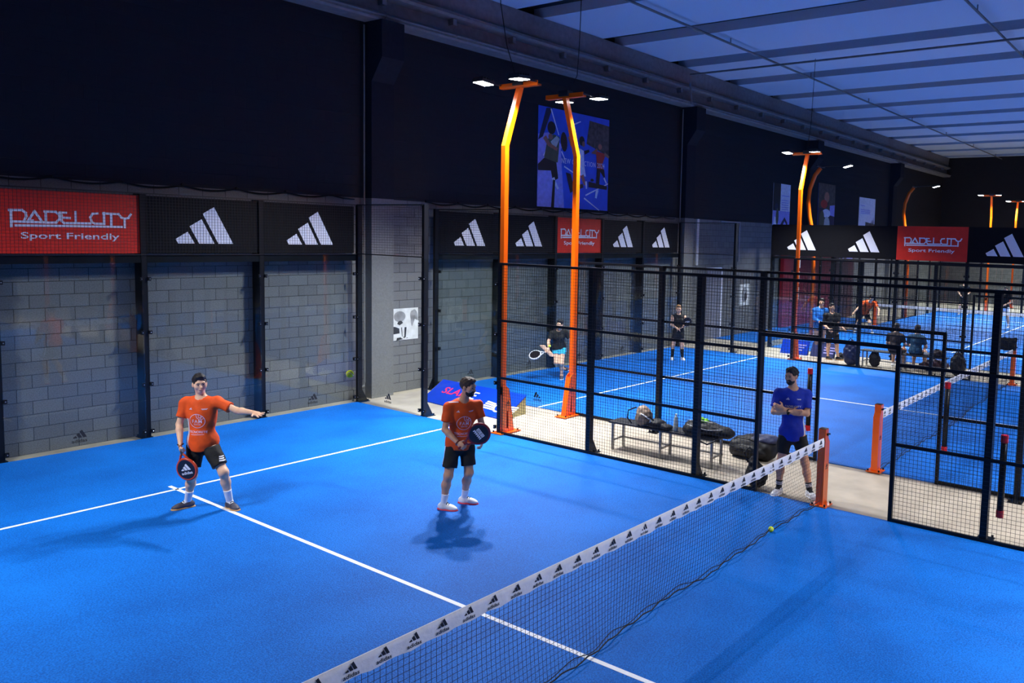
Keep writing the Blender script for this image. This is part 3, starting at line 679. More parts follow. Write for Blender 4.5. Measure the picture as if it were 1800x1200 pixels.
# ------------------------------------------------------------------ floodlight poles
def head(cx, cy, z, dx, dy, lamp, tilt, parent, w_=None, on=True):
    """flood head: arm along (dx,dy); emits downwards, tilted towards (dx,dy)"""
    d = Vector((dx, dy, 0)); s = Vector((-dy, dx, 0)); dn = (Vector((0, 0, -1))*math.cos(tilt)+d*math.sin(tilt)).normalized(); ax = s.cross(dn).normalized()
    c = Vector((cx, cy, z)); b = MB()
    q = c-ax*.0
    b.add([tuple(q+s*a*.13+ax*e*.15-dn*h) for h in (0, .05) for a, e in ((-1, -1), (1, -1), (1, 1), (-1, 1))],
          [(3, 2, 1, 0), (4, 5, 6, 7), (0, 1, 5, 4), (1, 2, 6, 5), (2, 3, 7, 6), (3, 0, 4, 7)])
    for k in range(5):
        e = -.12+.06*k; b.add([tuple(q+s*a*.12+ax*(e+g)-dn*h) for h in (.05, .085) for a, g in ((-1, -.006), (1, -.006), (1, .006), (-1, .006))],
                              [(3, 2, 1, 0), (4, 5, 6, 7), (0, 1, 5, 4), (1, 2, 6, 5), (2, 3, 7, 6), (3, 0, 4, 7)])
    hd = b.build('floodlight', M_lampbody, parent)
    b = MB(); b.add([tuple(q+s*a*.105+ax*e*.135+dn*.006) for a, e in ((-1, -1), (1, -1), (1, 1), (-1, 1))], [(0, 1, 2, 3)])
    b.prism([tuple(q+s*a*.105+ax*e*.135+dn*.001) for a, e in ((-1, -1), (1, -1), (1, 1), (-1, 1))], dn*.008)
    b.build('lens', M_lens, hd)
    if lamp:
        ld = bpy.data.lights.new('floodlight_beam', 'AREA'); ld.shape = 'RECTANGLE'; ld.size = .24; ld.size_y = .2
        ld.energy = LAMP_W if w_ is None else w_; ld.color = (.96, .98, 1.0); ld.spread = math.radians(126)
        lo = bpy.data.objects.new('floodlight_beam', ld); link(lo); p = q+dn*.02
        bd = (Vector((0, 0, -1))*math.cos(.24)+d*math.sin(.24)).normalized()   # asymmetric optics throw the light into the court
        lo.rotation_mode = 'QUATERNION'; lo.rotation_quaternion = bd.to_track_quat('-Z', 'Y'); lo.parent = hd
        lo.location = p-wloc(hd)
def pole(x, y, lean, sd, label, vis=True, w_=None, bar=.45, ztop=6.05):
    """kinked square mast; lean = x shift of the top, sd = x direction of the heads"""
    t = thing('floodlight_mast', (x, y, 0), label, 'lamp post')
    hw = .048; b = MB()
    kx = x; tx = x+lean
    def ring(cx, z, h, k=1): return [(cx-h, y-.045, z), (cx+h, y-.045, z), (cx+h, y+.045, z), (cx-h, y+.045, z)]
    V = ring(x, .7, hw)+ring(kx, 4.99, hw)+ring(tx, ztop-.03, hw)
    b.add(V, [(3, 2, 1, 0), (8, 9, 10, 11)]+[(i*4+k, i*4+(k+1) % 4, i*4+4+(k+1) % 4, i*4+4+k) for i in (0, 1) for k in range(4)])
    b.build('mast', M_orange, t)
    # flared slotted foot
    b = MB(); sg = 1 if sd < 0 else -1
    xa = x-sg*hw; out = [(xa, .01), (xa+sg*.30, .01), (xa+sg*.17, .78), (xa+sg*.10, .84), (xa, .84)]
    bm = bmesh.new()
    def fl(pl, yy): return [(px, yy, pz) for px, pz in pl]
    slot = [(xa+sg*.11, .09), (xa+sg*.16, .09), (xa+sg*.14, .4), (xa+sg*.11, .4)]
    for y0, y1 in ((y-.06, y-.048), (y+.048, y+.06)):
        # plate with an opening, split in strips round the slot
        A = [(xa, .01), (xa+sg*.30, .01), (xa+sg*.28, .09), (xa, .09)]
        B = [(xa, .09), slot[0], slot[3], (xa, .4)]; Cc = [slot[1], (xa+sg*.286, .09), (xa+sg*.232, .4), slot[2]]
        D = [(xa, .4), (xa+sg*.232, .4), (xa+sg*.17, .78), (xa+sg*.10, .84), (xa, .84)]
        for pl in (A, B, Cc, D): b.prism(fl(pl, y0), (0, y1-y0, 0))
    b.prism([(xa+sg*.30, y-.06, .01), (xa+sg*.30, y+.06, .01), (xa+sg*.17, y+.06, .78), (xa+sg*.17, y-.06, .78)], (-sg*.01, 0, 0))
    b.box((xa-sg*0, y-.06, .01), (xa+sg*.01, y+.06, .84)); b.box((xa-sg*.1, y-.13, .013), (xa+sg*.4, y+.13, .03))
    b.build('foot', M_orange, t)
    for ex in (-.05, .35):
        for ey in (-.1, .1): b = MB(); b.tube([(xa+sg*ex, y+ey, .03), (xa+sg*ex, y+ey, .06)], .013, 6); b.build('bolt', M_black, t)
    if vis:
        V, Fs = adidas2d(.1); T, TF = text2d('adidas', .028, .02, 1.2)
        lay([(V, Fs, (0, .02)), (T, TF, (-.06, -.012))], (xa+sg*.13, y-.06, .5), (1, 0, 0), (0, 0, 1), .003, 'logo', M_print_k, t)
    b = MB(); b.box((tx-.05, y-bar, ztop-.03), (tx+.05, y+bar, ztop)); b.box((tx-.05, y-bar, ztop), (tx-.035, y+bar, ztop+.05))
    b.build('crossbar', M_orange, t)
    b = MB(); b.box((tx-.09, y-.12, ztop+.0), (tx+.07, y+.1, ztop+.1)); b.build('control_box', M_lampbody, t)
    for s in (-1, 1):
        yy = y+s*(bar-.03); b = MB(); b.bar((tx, yy, ztop+.03), (tx+sd*.32, yy, ztop+.02), .03, .02); b.build('bracket', M_lampbody, t)
        head(tx+sd*.46, yy, ztop-.0, sd, 0, True, math.radians((4 if s > 0 else -4) if sd < 0 else 3), t, w_)
    return t
pole(.06, 5.97, .34, -1, 'orange floodlight mast at the nearest court, the front one of the crossing pair')
pole(2.0, 5.99, -.36, 1, 'orange floodlight mast of the second court, in front of the blue poster')
pole(.06, -5.97, .34, -1, 'orange floodlight mast of the nearest court, outside the picture on the right', False)
pole(-10.06, 5.97, -.3, 1, 'orange floodlight mast beyond the left edge by the back wall', False, LAMP_W*.55)
pole(-10.06, -5.97, -.3, 1, 'orange floodlight mast beyond the left edge behind the viewer', False, LAMP_W*.2)
pole(2.0, -5.99, -.36, 1, 'orange floodlight mast of the second court outside the picture on the right', False)
pole(12.2, 5.97, .36, -1, 'distant orange floodlight mast with a kinked top, left of the curved one', False)
pole(12.2, -5.97, .36, -1, 'distant orange floodlight mast out of the picture on the right', False)
def curved(x, y, label, q=1):
    t = thing('floodlight_mast', (x, y, 0), label, 'lamp post')
    P_ = [(x, y, 0), (x, y+q*.02, 1), (x, y+q*.03, 2.5), (x, y+q*.08, 3.6), (x, y+q*.26, 4.4), (x, y+q*.34, 4.9), (x, y+q*.30, 5.4), (x, y+q*.12, 5.9), (x, y-q*.08, 6.15)]
    b = MB(); b.tube(P_, .075, 10); b.build('mast', M_orange, t, smooth=True)
    b = MB(); b.bar((x, y-q*.08, 6.2), (x, y-q*.9, 6.22), .05, .03); b.bar((x-.35, y-q*.08, 6.2), (x+.35, y-q*.08, 6.2), .05, .04); b.build('bracket', M_lampbody, t)
    head(x, y-q*1.1, 6.18, 0, -q, True, math.radians(14), t, LAMP_W*1.6)
curved(18.15, 7.98, 'curved orange floodlight mast rising behind the far black banner, the nearer one')
curved(29.3, 7.98, 'curved orange floodlight mast above the far red banner')
curved(17.7, -2.4, 'curved orange floodlight mast beyond the right edge, the nearer one', -1)
curved(29.3, -2.4, 'curved orange floodlight mast beyond the right edge, the farther one', -1)
pole(34.9, 5.6, -.2, -1, 'small distant orange mast with a T top, second from the right edge', False, LAMP_W*.7)
pole(40.6, 5.5, .25, -1, 'rightmost tiny orange mast glowing in the dark far end', False, LAMP_W*.9)
# power cables dropping to the masts
for pts, l in (([(.1, 6.2, 8.85), (.12, 6.18, 7.4), (.2, 6.1, 6.7), (.4, 6.05, 6.17)], 'thin black cable hanging from the ceiling to the front orange mast'),
               ([(2.2, 6.1, 8.85), (2.15, 6.1, 7.2), (2.0, 6.02, 6.5), (1.72, 5.98, 6.17)], 'thin black cable hanging from the ceiling to the second orange mast'),
               ([(12.9, 6.0, 8.85), (12.8, 6.0, 7.0), (12.56, 5.98, 6.17)], 'thin black cable hanging to the distant kinked mast')):
    b = MB(); b.tube(pts, .008, 5); tag(b.build('power_cable', M_black), l, 'cable')
# cable runs clipped along the wall
for x0, x1, z, l in ((-8, .15, 4.17, 'thin black cable sagging between clips on the wall above the left banners'), (2.0, 12.2, 4.16, 'thin black cable sagging between clips on the wall above the second court')):
    b = MB(); n = int((x1-x0)/.1); b.tube([(x0+(x1-x0)*i/n, WY-.02, z-.06*abs(math.sin((x1-x0)*i/n*PI/.95))) for i in range(n+1)], .014, 5)
    for k in range(int((x1-x0)/.95)): b.box((x0+.95*k-.01, WY-.03, z-.02), (x0+.95*k+.01, WY, z+.03))
    tag(b.build('wall_cable', M_black), l, 'cable')

# ------------------------------------------------------------------ pictures on the wall
def poly(b, pts, o, u, lift, mi=0):
    b.add([(o[0]+u*x, WY-lift, o[2]+z) for x, z in pts], [tuple(range(len(pts)))], mi)
def poster(name, x0, z0, x1, z1, mats, shapes, label):
    """flat printed sheet; shapes in 0..1 units: (material index, polygon)"""
    W_ = x1-x0; H_ = z1-z0; b = MB(); b.box((x0, WY-.012, z0), (x1, WY-.002, z1)); o = b.build(name, mats[0]); tag(o, label, 'poster')
    b = MB()
    for i, (mi, pl) in enumerate(shapes): poly(b, [(x*W_, z*H_) for x, z in pl], (x0, 0, z0), 1, .0125+.0004*i, mi)
    b.build('picture', mats, o); return o
def blob(cx, cy, rx, ry, rot=0, n=16):
    return [(cx+rx*math.cos(2*PI*k/n)*math.cos(rot)-ry*math.sin(2*PI*k/n)*math.sin(rot), cy+rx*math.cos(2*PI*k/n)*math.sin(rot)+ry*math.sin(2*PI*k/n)*math.cos(rot)) for k in range(n)]
def limb(*p, w=.04):
    L = [(x, y) for x, y in p]; out1 = []; out2 = []
    for i, (x, y) in enumerate(L):
        a = L[max(i-1, 0)]; c = L[min(i+1, len(L)-1)]; d = math.hypot(c[0]-a[0], c[1]-a[1]); nx, ny = -(c[1]-a[1])/d, (c[0]-a[0])/d
        ww = w*(1-.35*i/max(1, len(L)-1)); out1.append((x+nx*ww, y+ny*ww)); out2.append((x-nx*ww, y-ny*ww))
    return out1+out2[::-1]
pB = [pm('poster_blue', srgb(36, 84, 205), .6, ns=3, na=.12), pm('poster_navy', srgb(22, 26, 60), .6), pm('poster_black', srgb(22, 20, 22), .6), pm('poster_olive', srgb(72, 84, 62), .6),
      pm('poster_grey', srgb(180, 185, 185), .6), pm('poster_skin', srgb(160, 104, 84), .6), pm('poster_red', srgb(185, 52, 42), .6), pm('poster_white', srgb(222, 222, 238), .6), pm('poster_lav', srgb(150, 150, 225), .6), pm('poster_foliage', srgb(70, 64, 60), .6, ns=9, na=.6)]
S = []
S.append((8, [(0, 0), (.5, 0), (.55, .5), (.14, .75), (.0, .72)])); S.append((0, [(.36, 0), (1, 0), (1, .85), (.5, .93), (.3, .6)]))
S.append((1, [(0, .66), (.1, .99), (.18, 1), (.06, .7)])); S.append((9, [(.66, .7), (1, .6), (1, .93), (.7, .95)]))
for a in (((.16, .99), (.27, .74)), ((.31, .58), (.36, .50)), ((.35, .43), (.52, .36)), ((.64, .12), (.87, 0)), ((.66, .15), (1, .3)), ((.48, .88), (.57, .92)), ((.07, .51), (.1, .56))): S.append((7, limb(*a, w=.008)))
S.append((3, [(.12, .68), (.2, .74), (.28, .72), (.27, .56), (.26, .46), (.1, .46), (.08, .5)])); S.append((4, [(.16, .66), (.24, .73), (.28, .7), (.22, .58)]))
S.append((2, blob(.17, .8, .055, .065))); S.append((5, blob(.16, .71, .03, .03))); S.append((5, limb((.08, .7), (.14, .63), (.25, .59), w=.025))); S.append((2, blob(.34, .68, .045, .1, .1)))
S.append((2, [(.08, .49), (.24, .46), (.27, .3), (.2, .26), (.17, .37), (.0, .36), (0, .42)])); S.append((7, limb((.2, .3), (.22, .26), (.27, .19), w=.02))); S.append((2, [(.2, .28), (.23, .28), (.22, 0), (.18, 0)]))
S.append((7, [(.56, .64), (.62, .62), (.63, .47), (.66, .35), (.55, .36), (.53, .5)])); S.append((2, blob(.59, .72, .04, .05))); S.append((5, blob(.615, .69, .02, .03)))
S.append((5, limb((.55, .62), (.44, .66), (.4, .74), w=.02))); S.append((2, limb((.63, .6), (.7, .63), w=.02))); S.append((5, limb((.6, .36), (.65, .26), w=.025))); S.append((7, limb((.66, .3), (.67, .22), w=.015)))
S.append((2, [(.37, .37), (.44, .36), (.5, .2), (.44, .16)])); S.append((2, limb((.44, .2), (.62, .25), w=.03)))
S.append((6, [(.8, .64), (.95, .62), (.9, .5), (.92, .45), (.82, .44)])); S.append((5, blob(.86, .69, .03, .03))); S.append((5, limb((.8, .62), (.74, .6), (.82, .66), w=.02))); S.append((5, limb((.93, .62), (1.0, .59), w=.02)))
S.append((2, [(.82, .45), (.93, .45), (.95, .35), (.91, .38), (.87, .42), (.86, .28), (.81, .28)])); S.append((7, limb((.93, .36), (.97, .3), w=.012))); S.append((7, limb((.83, .22), (.81, .13), w=.02))); S.append((2, limb((.7, .27), (.85, .26), (.98, .25), w=.03))); S.append((2, blob(.75, .32, .025, .015)))
po = poster('wall_poster', 5.64, 4.22, 8.62, 6.78, pB, S, 'large blue poster with three racket players and NEW COLLECTION 2024, high on the wall')
T, TF = text2d('NEW COLLECTION 2024', .13, .006, .8, 1.15); lay([(T, TF, (0, 0))], (6.55, WY, 5.4), (1, 0, 0), (0, 0, 1), .036, 'lettering', pB[7], po)
g = [pm('photo_light', srgb(215, 215, 212), .5, ns=7, na=.15), pm('photo_mid', srgb(140, 140, 140), .5, ns=8, na=.3), pm('photo_dark', srgb(52, 52, 54), .5, ns=8, na=.4)]
S = [(1, blob(.3, .75, .22, .17)), (2, blob(.32, .5, .11, .12)), (1, blob(.85, .65, .14, .3)), (2, [(.02, .2), (.3, .22), (.28, .42), (0, .45)]), (0, limb((.08, .52), (.3, .42), (.55, .55), (.75, .7), w=.06)), (2, limb((.37, .4), (.4, .08), w=.015)), (2, limb((.52, .4), (.5, .06), w=.04)),
     (0, limb((.95, .6), (.7, .1), w=.09)), (1, blob(.76, .76, .07, .16)), (2, [(.18, 0), (.62, .05), (.5, .1), (.2, .08)]), (0, limb((.36, .1), (.47, .03), (.56, .08), w=.03))]
poster('wall_photo', 1.08, 1.13, 1.80, 1.82, g, S, 'small black and white photograph low on the wall beside the corner')
S = [(2, [(0, 0), (.42, 0), (.42, 1), (0, 1)]), (1, blob(.2, .5, .1, .08)), (8, [(0, 0), (1, 0), (1, .42), (0, .42)]), (7, [(0, 0), (.3, 0), (.25, .25), (.1, .3)]), (3, blob(.26, .3, .08, .18)), (1, limb((.5, .1), (.7, .25), (.85, .15), (.85, .02), w=.05))]
pp = poster('wall_poster', 19.3, 3.9, 20.85, 5.75, [pB[7]]+pB[1:], S, 'narrow white and lilac poster, leftmost of the three small high posters')
T, TF = strokes2d([[(.75, 1.38), (1.4, 1.38)]]+[[(.75, 1.2-.09*k), (1.35, 1.2-.09*k)] for k in range(5)], .03); lay([(T, TF, (0, 0))], (19.3, WY, 3.9), (1, 0, 0), (0, 0, 1), .03, 'small_text', pB[8], pp)
S = [(1, [(0, 0), (1, 0), (1, 1), (0, 1)]), (9, [(0, .55), (1, .5), (1, 1), (0, 1)]), (5, blob(.5, .75, .15, .1)), (6, blob(.35, .62, .2, .08)), (8, [(.7, .42), (1, .4), (1, .62), (.7, .6)]), (7, blob(.5, .45, .25, .08)), (4, blob(.55, .25, .18, .14)), (3, blob(.25, .3, .15, .2)), (8, [(.4, 0), (.95, 0), (.6, .12)])]
poster('wall_poster', 23.7, 3.7, 25.6, 6.05, pB, S, 'tall dark collage poster beside the curved orange mast')
S = [(9, [(.42, 0), (1, 0), (1, .3), (.42, .35)]), (2, [(.72, .3), (.77, .3), (.76, .36)]), (2, [(.78, .3), (.85, .3), (.83, .43)]), (2, [(.87, .3), (.95, .3), (.92, .5)])]
pp = poster('wall_poster', 28.7, 3.9, 30.95, 5.7, [pB[7]]+pB[1:], S, 'white poster with black stripes at its corner, rightmost of three small high posters')
T, TF = strokes2d([[(.2, 1.4), (.7, 1.4)]]+[[(.2, 1.2-.08*k), (1.5, 1.2-.08*k)] for k in range(3)], .03); lay([(T, TF, (0, 0))], (28.7, WY, 3.9), (1, 0, 0), (0, 0, 1), .03, 'small_text', pB[8], pp)
S = [(1, blob(.5, .5, .3, .35)), (2, blob(.6, .4, .15, .2))]
poster('wall_photo', 16.8, 1.05, 17.6, 1.85, g, S, 'small grey photograph on the wall left of the dark doorway post')
# door and window opening in the wall
b = MB(); b.box((14.35, WY-.03, .0), (15.35, WY-.005, 2.45)); d = b.build('door_1', M_grey_d, kind='structure')
b = MB(); b.box((15.35, WY-.05, 0), (15.42, WY, 2.5)); b.box((14.28, WY-.05, 2.45), (15.42, WY, 2.5)); b.build('door_frame', M_print_w, d)
b = MB(); b.box((13.55, WY-.06, 2.6), (13.68, WY, 4.15)); tag(b.build('cable_duct', pm('pale_duct', srgb(190, 190, 192), .6)), 'short pale vertical duct on the wall beside the pipe', 'duct')
b = MB(); b.box((15.2, WY-.045, 4.1), (16.6, WY-.004, 4.14)); b.box((16.56, WY-.045, 2.7), (16.62, WY-.004, 4.14)); tag(b.build('steel_angle', pm('pale_steel', srgb(130, 130, 136), .5)), 'thin pale angled steel edge on the wall left of the far banners', 'bracket')
b = MB(); b.box((20.0, WY-.25, 0), (25.0, WY-.1, 3.2)); tag(b.build('red_partition', M_redwall), 'dark red partition behind the glass of the third court', 'partition')
b = MB(); b.box((25.4, WY-.3, 0), (27.6, WY-.1, 3.3)); o = tag(b.build('sign_board', pm('plum_board', srgb(58, 20, 36), .5)), 'dark plum sign board with pale writing right of the red partition', 'sign')
T, TF = strokes2d([[(.3, 2.95), (.95, 2.95)], [(.3, 2.75), (.8, 2.75)], [(1.2, 2.95), (2.0, 2.95)], [(1.2, 2.75), (1.9, 2.75)]], .07); lay([(T, TF, (0, 0))], (25.4, WY-.3, 0), (1, 0, 0), (0, 0, 1), .01, 'small_text', pB[8], o)
b = MB()
for z in (1.1, 1.75, 2.4): b.box((21.3, WY-.32, z), (21.4, WY-.26, z+.5))
tag(b.build('strip_light', pm('white_tube_light', (1, 1, 1, 1), .3, emit=(.8, .85, 1, 1), es=1.5)), 'thin broken vertical white light on the red partition', 'light')

# ------------------------------------------------------------------ aisle objects
t = thing('advertising_wedge', (1.2, 7.6, 0), 'long blue slanted floor board with SLAM lettering between the two fences', 'banner')
A = Vector((.98, 9.2, 0)); B_ = Vector((.80, 6.65, 0)); nA = Vector((1.62, 9.25, .34)); nB = Vector((1.5, 6.72, .36))
b = MB(); b.add([A, B_, nB, nA, A+Vector((0, 0, .02)), B_+Vector((0, 0, .02)), nB+Vector((0, 0, .02)), nA+Vector((0, 0, .02))], [(0, 1, 2, 3), (7, 6, 5, 4), (0, 4, 5, 1), (1, 5, 6, 2), (2, 6, 7, 3), (3, 7, 4, 0)])
b.build('sloping_board', M_blueboard, t)
b = MB(); e0 = Vector((nB.x, nB.y, 0)); e1 = Vector((nA.x, nA.y, 0))
b.prism([B_+Vector((.04, .02, 0)), e0+Vector((0, .02, 0)), nB+Vector((0, .02, 0))], (0, .03, 0)); b.build('support', M_wood, t); b = MB(); b.prism([A, e1, nA-Vector((0, 0, .0))], (0, .03, 0)); b.build('support', M_wood, t)
ud = (B_-A).normalized(); vd = (nA-A); vd = (vd-ud*vd.dot(ud)).normalized(); o0 = A+Vector((0, 0, .021))
T, TF = text2d('SLAM', .19, .014, 1.2, 1.02); lay([(T, TF, (.28, .33))], o0, ud, vd, .004, 'lettering', M_pink, t)
T2, TF2 = text2d('ARENA', .26, .02, 1.25, 1.05) if False else strokes2d([[(0, 0), (0, .19)], [(0, .19), (.08, .08)], [(.08, .08), (.16, .19)], [(.16, .19), (.16, 0)], [(.22, 0), (.22, .19)], [(.22, .19), (.34, .19)], [(.22, .1), (.32, .1)], [(.22, 0), (.34, 0)]], .035)
ring = [(2.45+.13*math.cos(a*PI/10), .22+.13*math.sin(a*PI/10)) for a in range(3, 19)]
T3, TF3 = strokes2d([ring]+[[(2.32-.02*k, .12+.055*k), (2.02, .13+.06*k)] for k in range(4)]+[[(2.58+.02*k, .12+.055*k), (2.88, .13+.06*k)] for k in range(4)], .035)
lay([(T2, TF2, (.96, .34)), (T3, TF3, (-.28, .06))], o0, ud, vd, .004, 'winged_logo', M_print_w, t)

def bench(p0, p1, depth, label):
    """slatted bench with its front edge from p0 to p1; depth to +x"""
    t = thing('slatted_bench', tuple((Vector(p0)+Vector(p1))/2), label, 'bench')
    p0 = Vector(p0); p1 = Vector(p1); d = (p1-p0).normalized(); n = Vector((-d.y, d.x, 0)); n = n if n.x > 0 else -n; L = (p1-p0).length
    for k in range(4):
        b = MB(); q = n*(depth*(k+.5)/4); b.bar(p0-d*.04+q+Vector((0, 0, .455)), p1+d*.04+q+Vector((0, 0, .455)), depth/4-.012, .025); b.build('slat', M_slat, t)
    for f in (.02, .5, .98):
        for s in (.03, depth-.03):
            b = MB(); q = p0+d*(L*f)+n*s; b.bar(q, q+Vector((0, 0, .44)), .035, .035); b.build('leg', M_alu, t)
        b = MB(); q = p0+d*(L*f); b.bar(q+n*.03+Vector((0, 0, .16)), q+n*(depth-.03)+Vector((0, 0, .16)), .025, .025)
        b.build('crosspiece', M_alu, t); b = MB(); b.bar(q+n*.0+Vector((0, 0, .43)), q+n*depth+Vector((0, 0, .43)), .03, .025); b.build('crosspiece', M_alu, t)
    b = MB()
    b.bar(p0+n*(depth-.05)+Vector((0, 0, .16)), p1+n*(depth-.05)+Vector((0, 0, .16)), .025, .025)
    b.build('stretcher', M_alu, t); return t
bench((.47, 3.9, 0), (.56, 2.0, 0), .38, 'dark slatted bench with grey steel legs, in the aisle behind the fence')
bench((12.5, 4.05, 0), (12.42, 1.75, 0), .38, 'distant slatted bench carrying two seated people seen from behind')

def rot(z, y=0, x=0):
    return np.array((Matrix.Rotation(z, 3, 'Z') @ Matrix.Rotation(y, 3, 'Y') @ Matrix.Rotation(x, 3, 'X')).transposed())
# taupe backpack on the bench
t = thing('backpack', (.62, 3.28, .47), 'beige and black backpack slumped on the left half of the near bench', 'backpack')
f = Field((.4, 2.8, .46), (.95, 3.65, .85), .009); f.ell((.62, 3.33, .60), (.15, .14, .16), rot(.2), .02).ell((.62, 3.36, .70), (.10, .09, .09), None, .04).cut((0, 0, .472), (0, 0, -1)).folds(.004, 34, 1)
f.mesh('bag_body', M_taupe, t)
f = Field((.35, 2.6, .46), (.95, 3.4, .75), .009); f.ell((.62, 3.08, .53), (.13, .17, .085), rot(.1), .02).ell((.6, 2.88, .51), (.09, .1, .05), None, .03).cut((0, 0, .472), (0, 0, -1)).folds(.003, 30, 2)
f.mesh('front_pocket', M_bagk, t)
b = MB(); b.tube([(.55, 3.44, .76), (.5, 3.56, .70), (.5, 3.58, .58), (.52, 3.5, .49)], .012, 6); b.tube([(.5, 3.22, .62), (.48, 3.12, .66), (.5, 3.06, .6)], .014, 6); b.build('strap', M_wcloth if False else M_bagk, t)
b = MB(); b.tube([(.49, 3.3, .68), (.475, 3.2, .655), (.5, 3.12, .6), (.52, 3.16, .52)], .011, 6); b.build('strap', M_wcloth, t)
# bottle
t = thing('water_bottle', (.62, 2.72, .468), 'clear plastic water bottle standing in the middle of the bench', 'bottle')
b = MB(); b.tube([(.62, 2.72, .468), (.62, 2.72, .48), (.62, 2.72, .62), (.62, 2.72, .68), (.62, 2.72, .72)], [.03, .036, .036, .03, .014], 12); b.build('bottle_body', M_plast, t, smooth=True)
b = MB(); b.tube([(.62, 2.72, .72), (.62, 2.72, .745)], .016, 10); b.build('cap', M_print_w, t)
b = MB(); b.tube([(.62, 2.72, .52), (.62, 2.72, .60)], .0368, 12, caps=False); b.build('paper_label', pm('bottle_label', srgb(205, 205, 190), .6), t)
# racket bag on the bench
t = thing('racket_bag', (.72, 2.2, .47), 'black racket bag with lime cloth showing, at the right end of the near bench', 'racket bag')
f = Field((.35, 1.6, .40), (1.15, 2.8, .85), .010); f.ell((.72, 2.25, .58), (.17, .36, .115), rot(-.05), .02).ell((.70, 1.9, .56), (.13, .18, .09), None, .05).ell((.62, 2.38, .55), (.13, .2, .11), None, .04).cut((0, 0, .472), (0, 0, -1)).folds(.003, 24, 3)
f.mesh('bag_body', M_bagk, t)
b = MB(); b.tube([(.56, 2.48, .63), (.5, 2.3, .62), (.52, 2.1, .60), (.58, 1.9, .62), (.7, 1.8, .63)], .007, 6); b.tube([(.6, 2.5, .68), (.62, 2.3, .71), (.62, 2.05, .70)], .006, 6); b.build('zip', pm('zip_grey', srgb(150, 150, 155), .4), t)
b = MB(); b.tube([(.52, 2.35, .50), (.45, 2.2, .44), (.46, 2.05, .40), (.52, 1.95, .46)], .014, 6); b.build('strap', M_bagk, t)
f = Field((.5, 2.1, .55), (.9, 2.5, .85), .008); f.ell((.68, 2.3, .70), (.07, .06, .05), None, .02).ell((.7, 2.22, .68), (.06, .05, .05), None, .03).folds(.008, 50, 2)
tag(f.mesh('lime_cloth', M_green, None), 'lime green cloth stuffed in the black racket bag on the bench', 'cloth')
# duffel on the floor
t = thing('duffel_bag', (1.62, 1.85, 0), 'large black and navy duffel bag on the floor left of the man in blue', 'bag')
f = Field((1.1, 1.15, -.02), (2.1, 2.6, .5), .012); f.rbox((1.6, 1.85, .15), (.19, .38, .15), .12, rot(.05), .0).ell((1.6, 1.85, .2), (.18, .36, .17), None, .04).ell((1.42, 1.85, .13), (.08, .3, .10), None, .03).folds(.003, 20, 4)
f.mesh('bag_body', M_bagk, t)
f = Field((1.2, 1.25, .2), (2.1, 2.5, .55), .012); f.ell((1.66, 1.75, .31), (.19, .31, .07), None, .02).ell((1.7, 1.6, .33), (.1, .16, .06), None, .04).folds(.005, 22, 5)
f.mesh('top_flap', M_bagn, t)
b = MB(); b.tube([(1.42, 2.1, .3), (1.33, 2.0, .36), (1.33, 1.8, .36), (1.4, 1.65, .3)], .012, 6); b.tube([(1.34, 2.16, .2), (1.33, 1.9, .24), (1.34, 1.6, .2)], .006, 6); b.build('handle', M_bagk, t)
# small sling bag behind the net
t = thing('sling_bag', (.22, 1.12, 0), 'small black racket sling bag standing on the floor behind the net tape', 'racket bag')
f = Field((0.04, .8, -.01), (.6, 1.5, .6), .010); f.ell((.24, 1.1, .16), (.11, .17, .17), None, .03).ell((.26, 1.16, .32), (.06, .08, .10), None, .05).ell((.15, 1.1, .12), (.07, .12, .09), None, .02).folds(.005, 36, 6)
f.mesh('bag_body', M_bagk, t)
b = MB(); b.tube([(.2, 1.22, .34), (.17, 1.27, .48), (.2, 1.2, .56), (.22, 1.12, .46), (.2, 1.04, .34)], .013, 6); b.build('strap', M_bagk, t)
b = MB()
for k in range(3): b.tube([(.075, 1.17-.05*k, .1+.03*k), (.068, 1.15-.05*k, .2)], .006, 5)
b.build('stripe', M_print_w, t)

# ball pick-up tubes hung on the fences
def btube(x, y, z0, z1, dx, dy, label):
    t = thing('ball_tube', (x, y, z0), label, 'ball tube')
    a = Vector((x, y, z0)); c = Vector((x+dx, y+dy, z1))
    b = MB(); b.tube([a, c], .038, 14); b.build('tube', M_black, t, smooth=True)
    d = (c-a).normalized()
    for q, s in ((a, 1), (c, -1)):
        b = MB(); b.tube([q-d*(s*.012), q+d*(s*.075)], .042, 14); b.build('cap', M_redcap, t)
    V, Fs = adidas2d(.05); q = a+(c-a)*.82
    b = MB(); k = q+Vector((-.03, -.024, 0)); b.add([k, k+Vector((0.002, -.004, .07)), k+Vector((-.006, .03, 0))], [(0, 1, 2)]); b.build('mark', M_print_w, t)
btube(2.02, 1.11, .50, 1.48, .0, .0, 'black ball tube with red caps behind the man in blue')
btube(2.02, -1.0, .52, 1.52, .0, .0, 'black ball tube with red caps on the second fence, beyond the aisle')
btube(.06, -2.16, .34, 1.30, .0, .0, 'black ball tube with red caps on the near fence at the right edge')

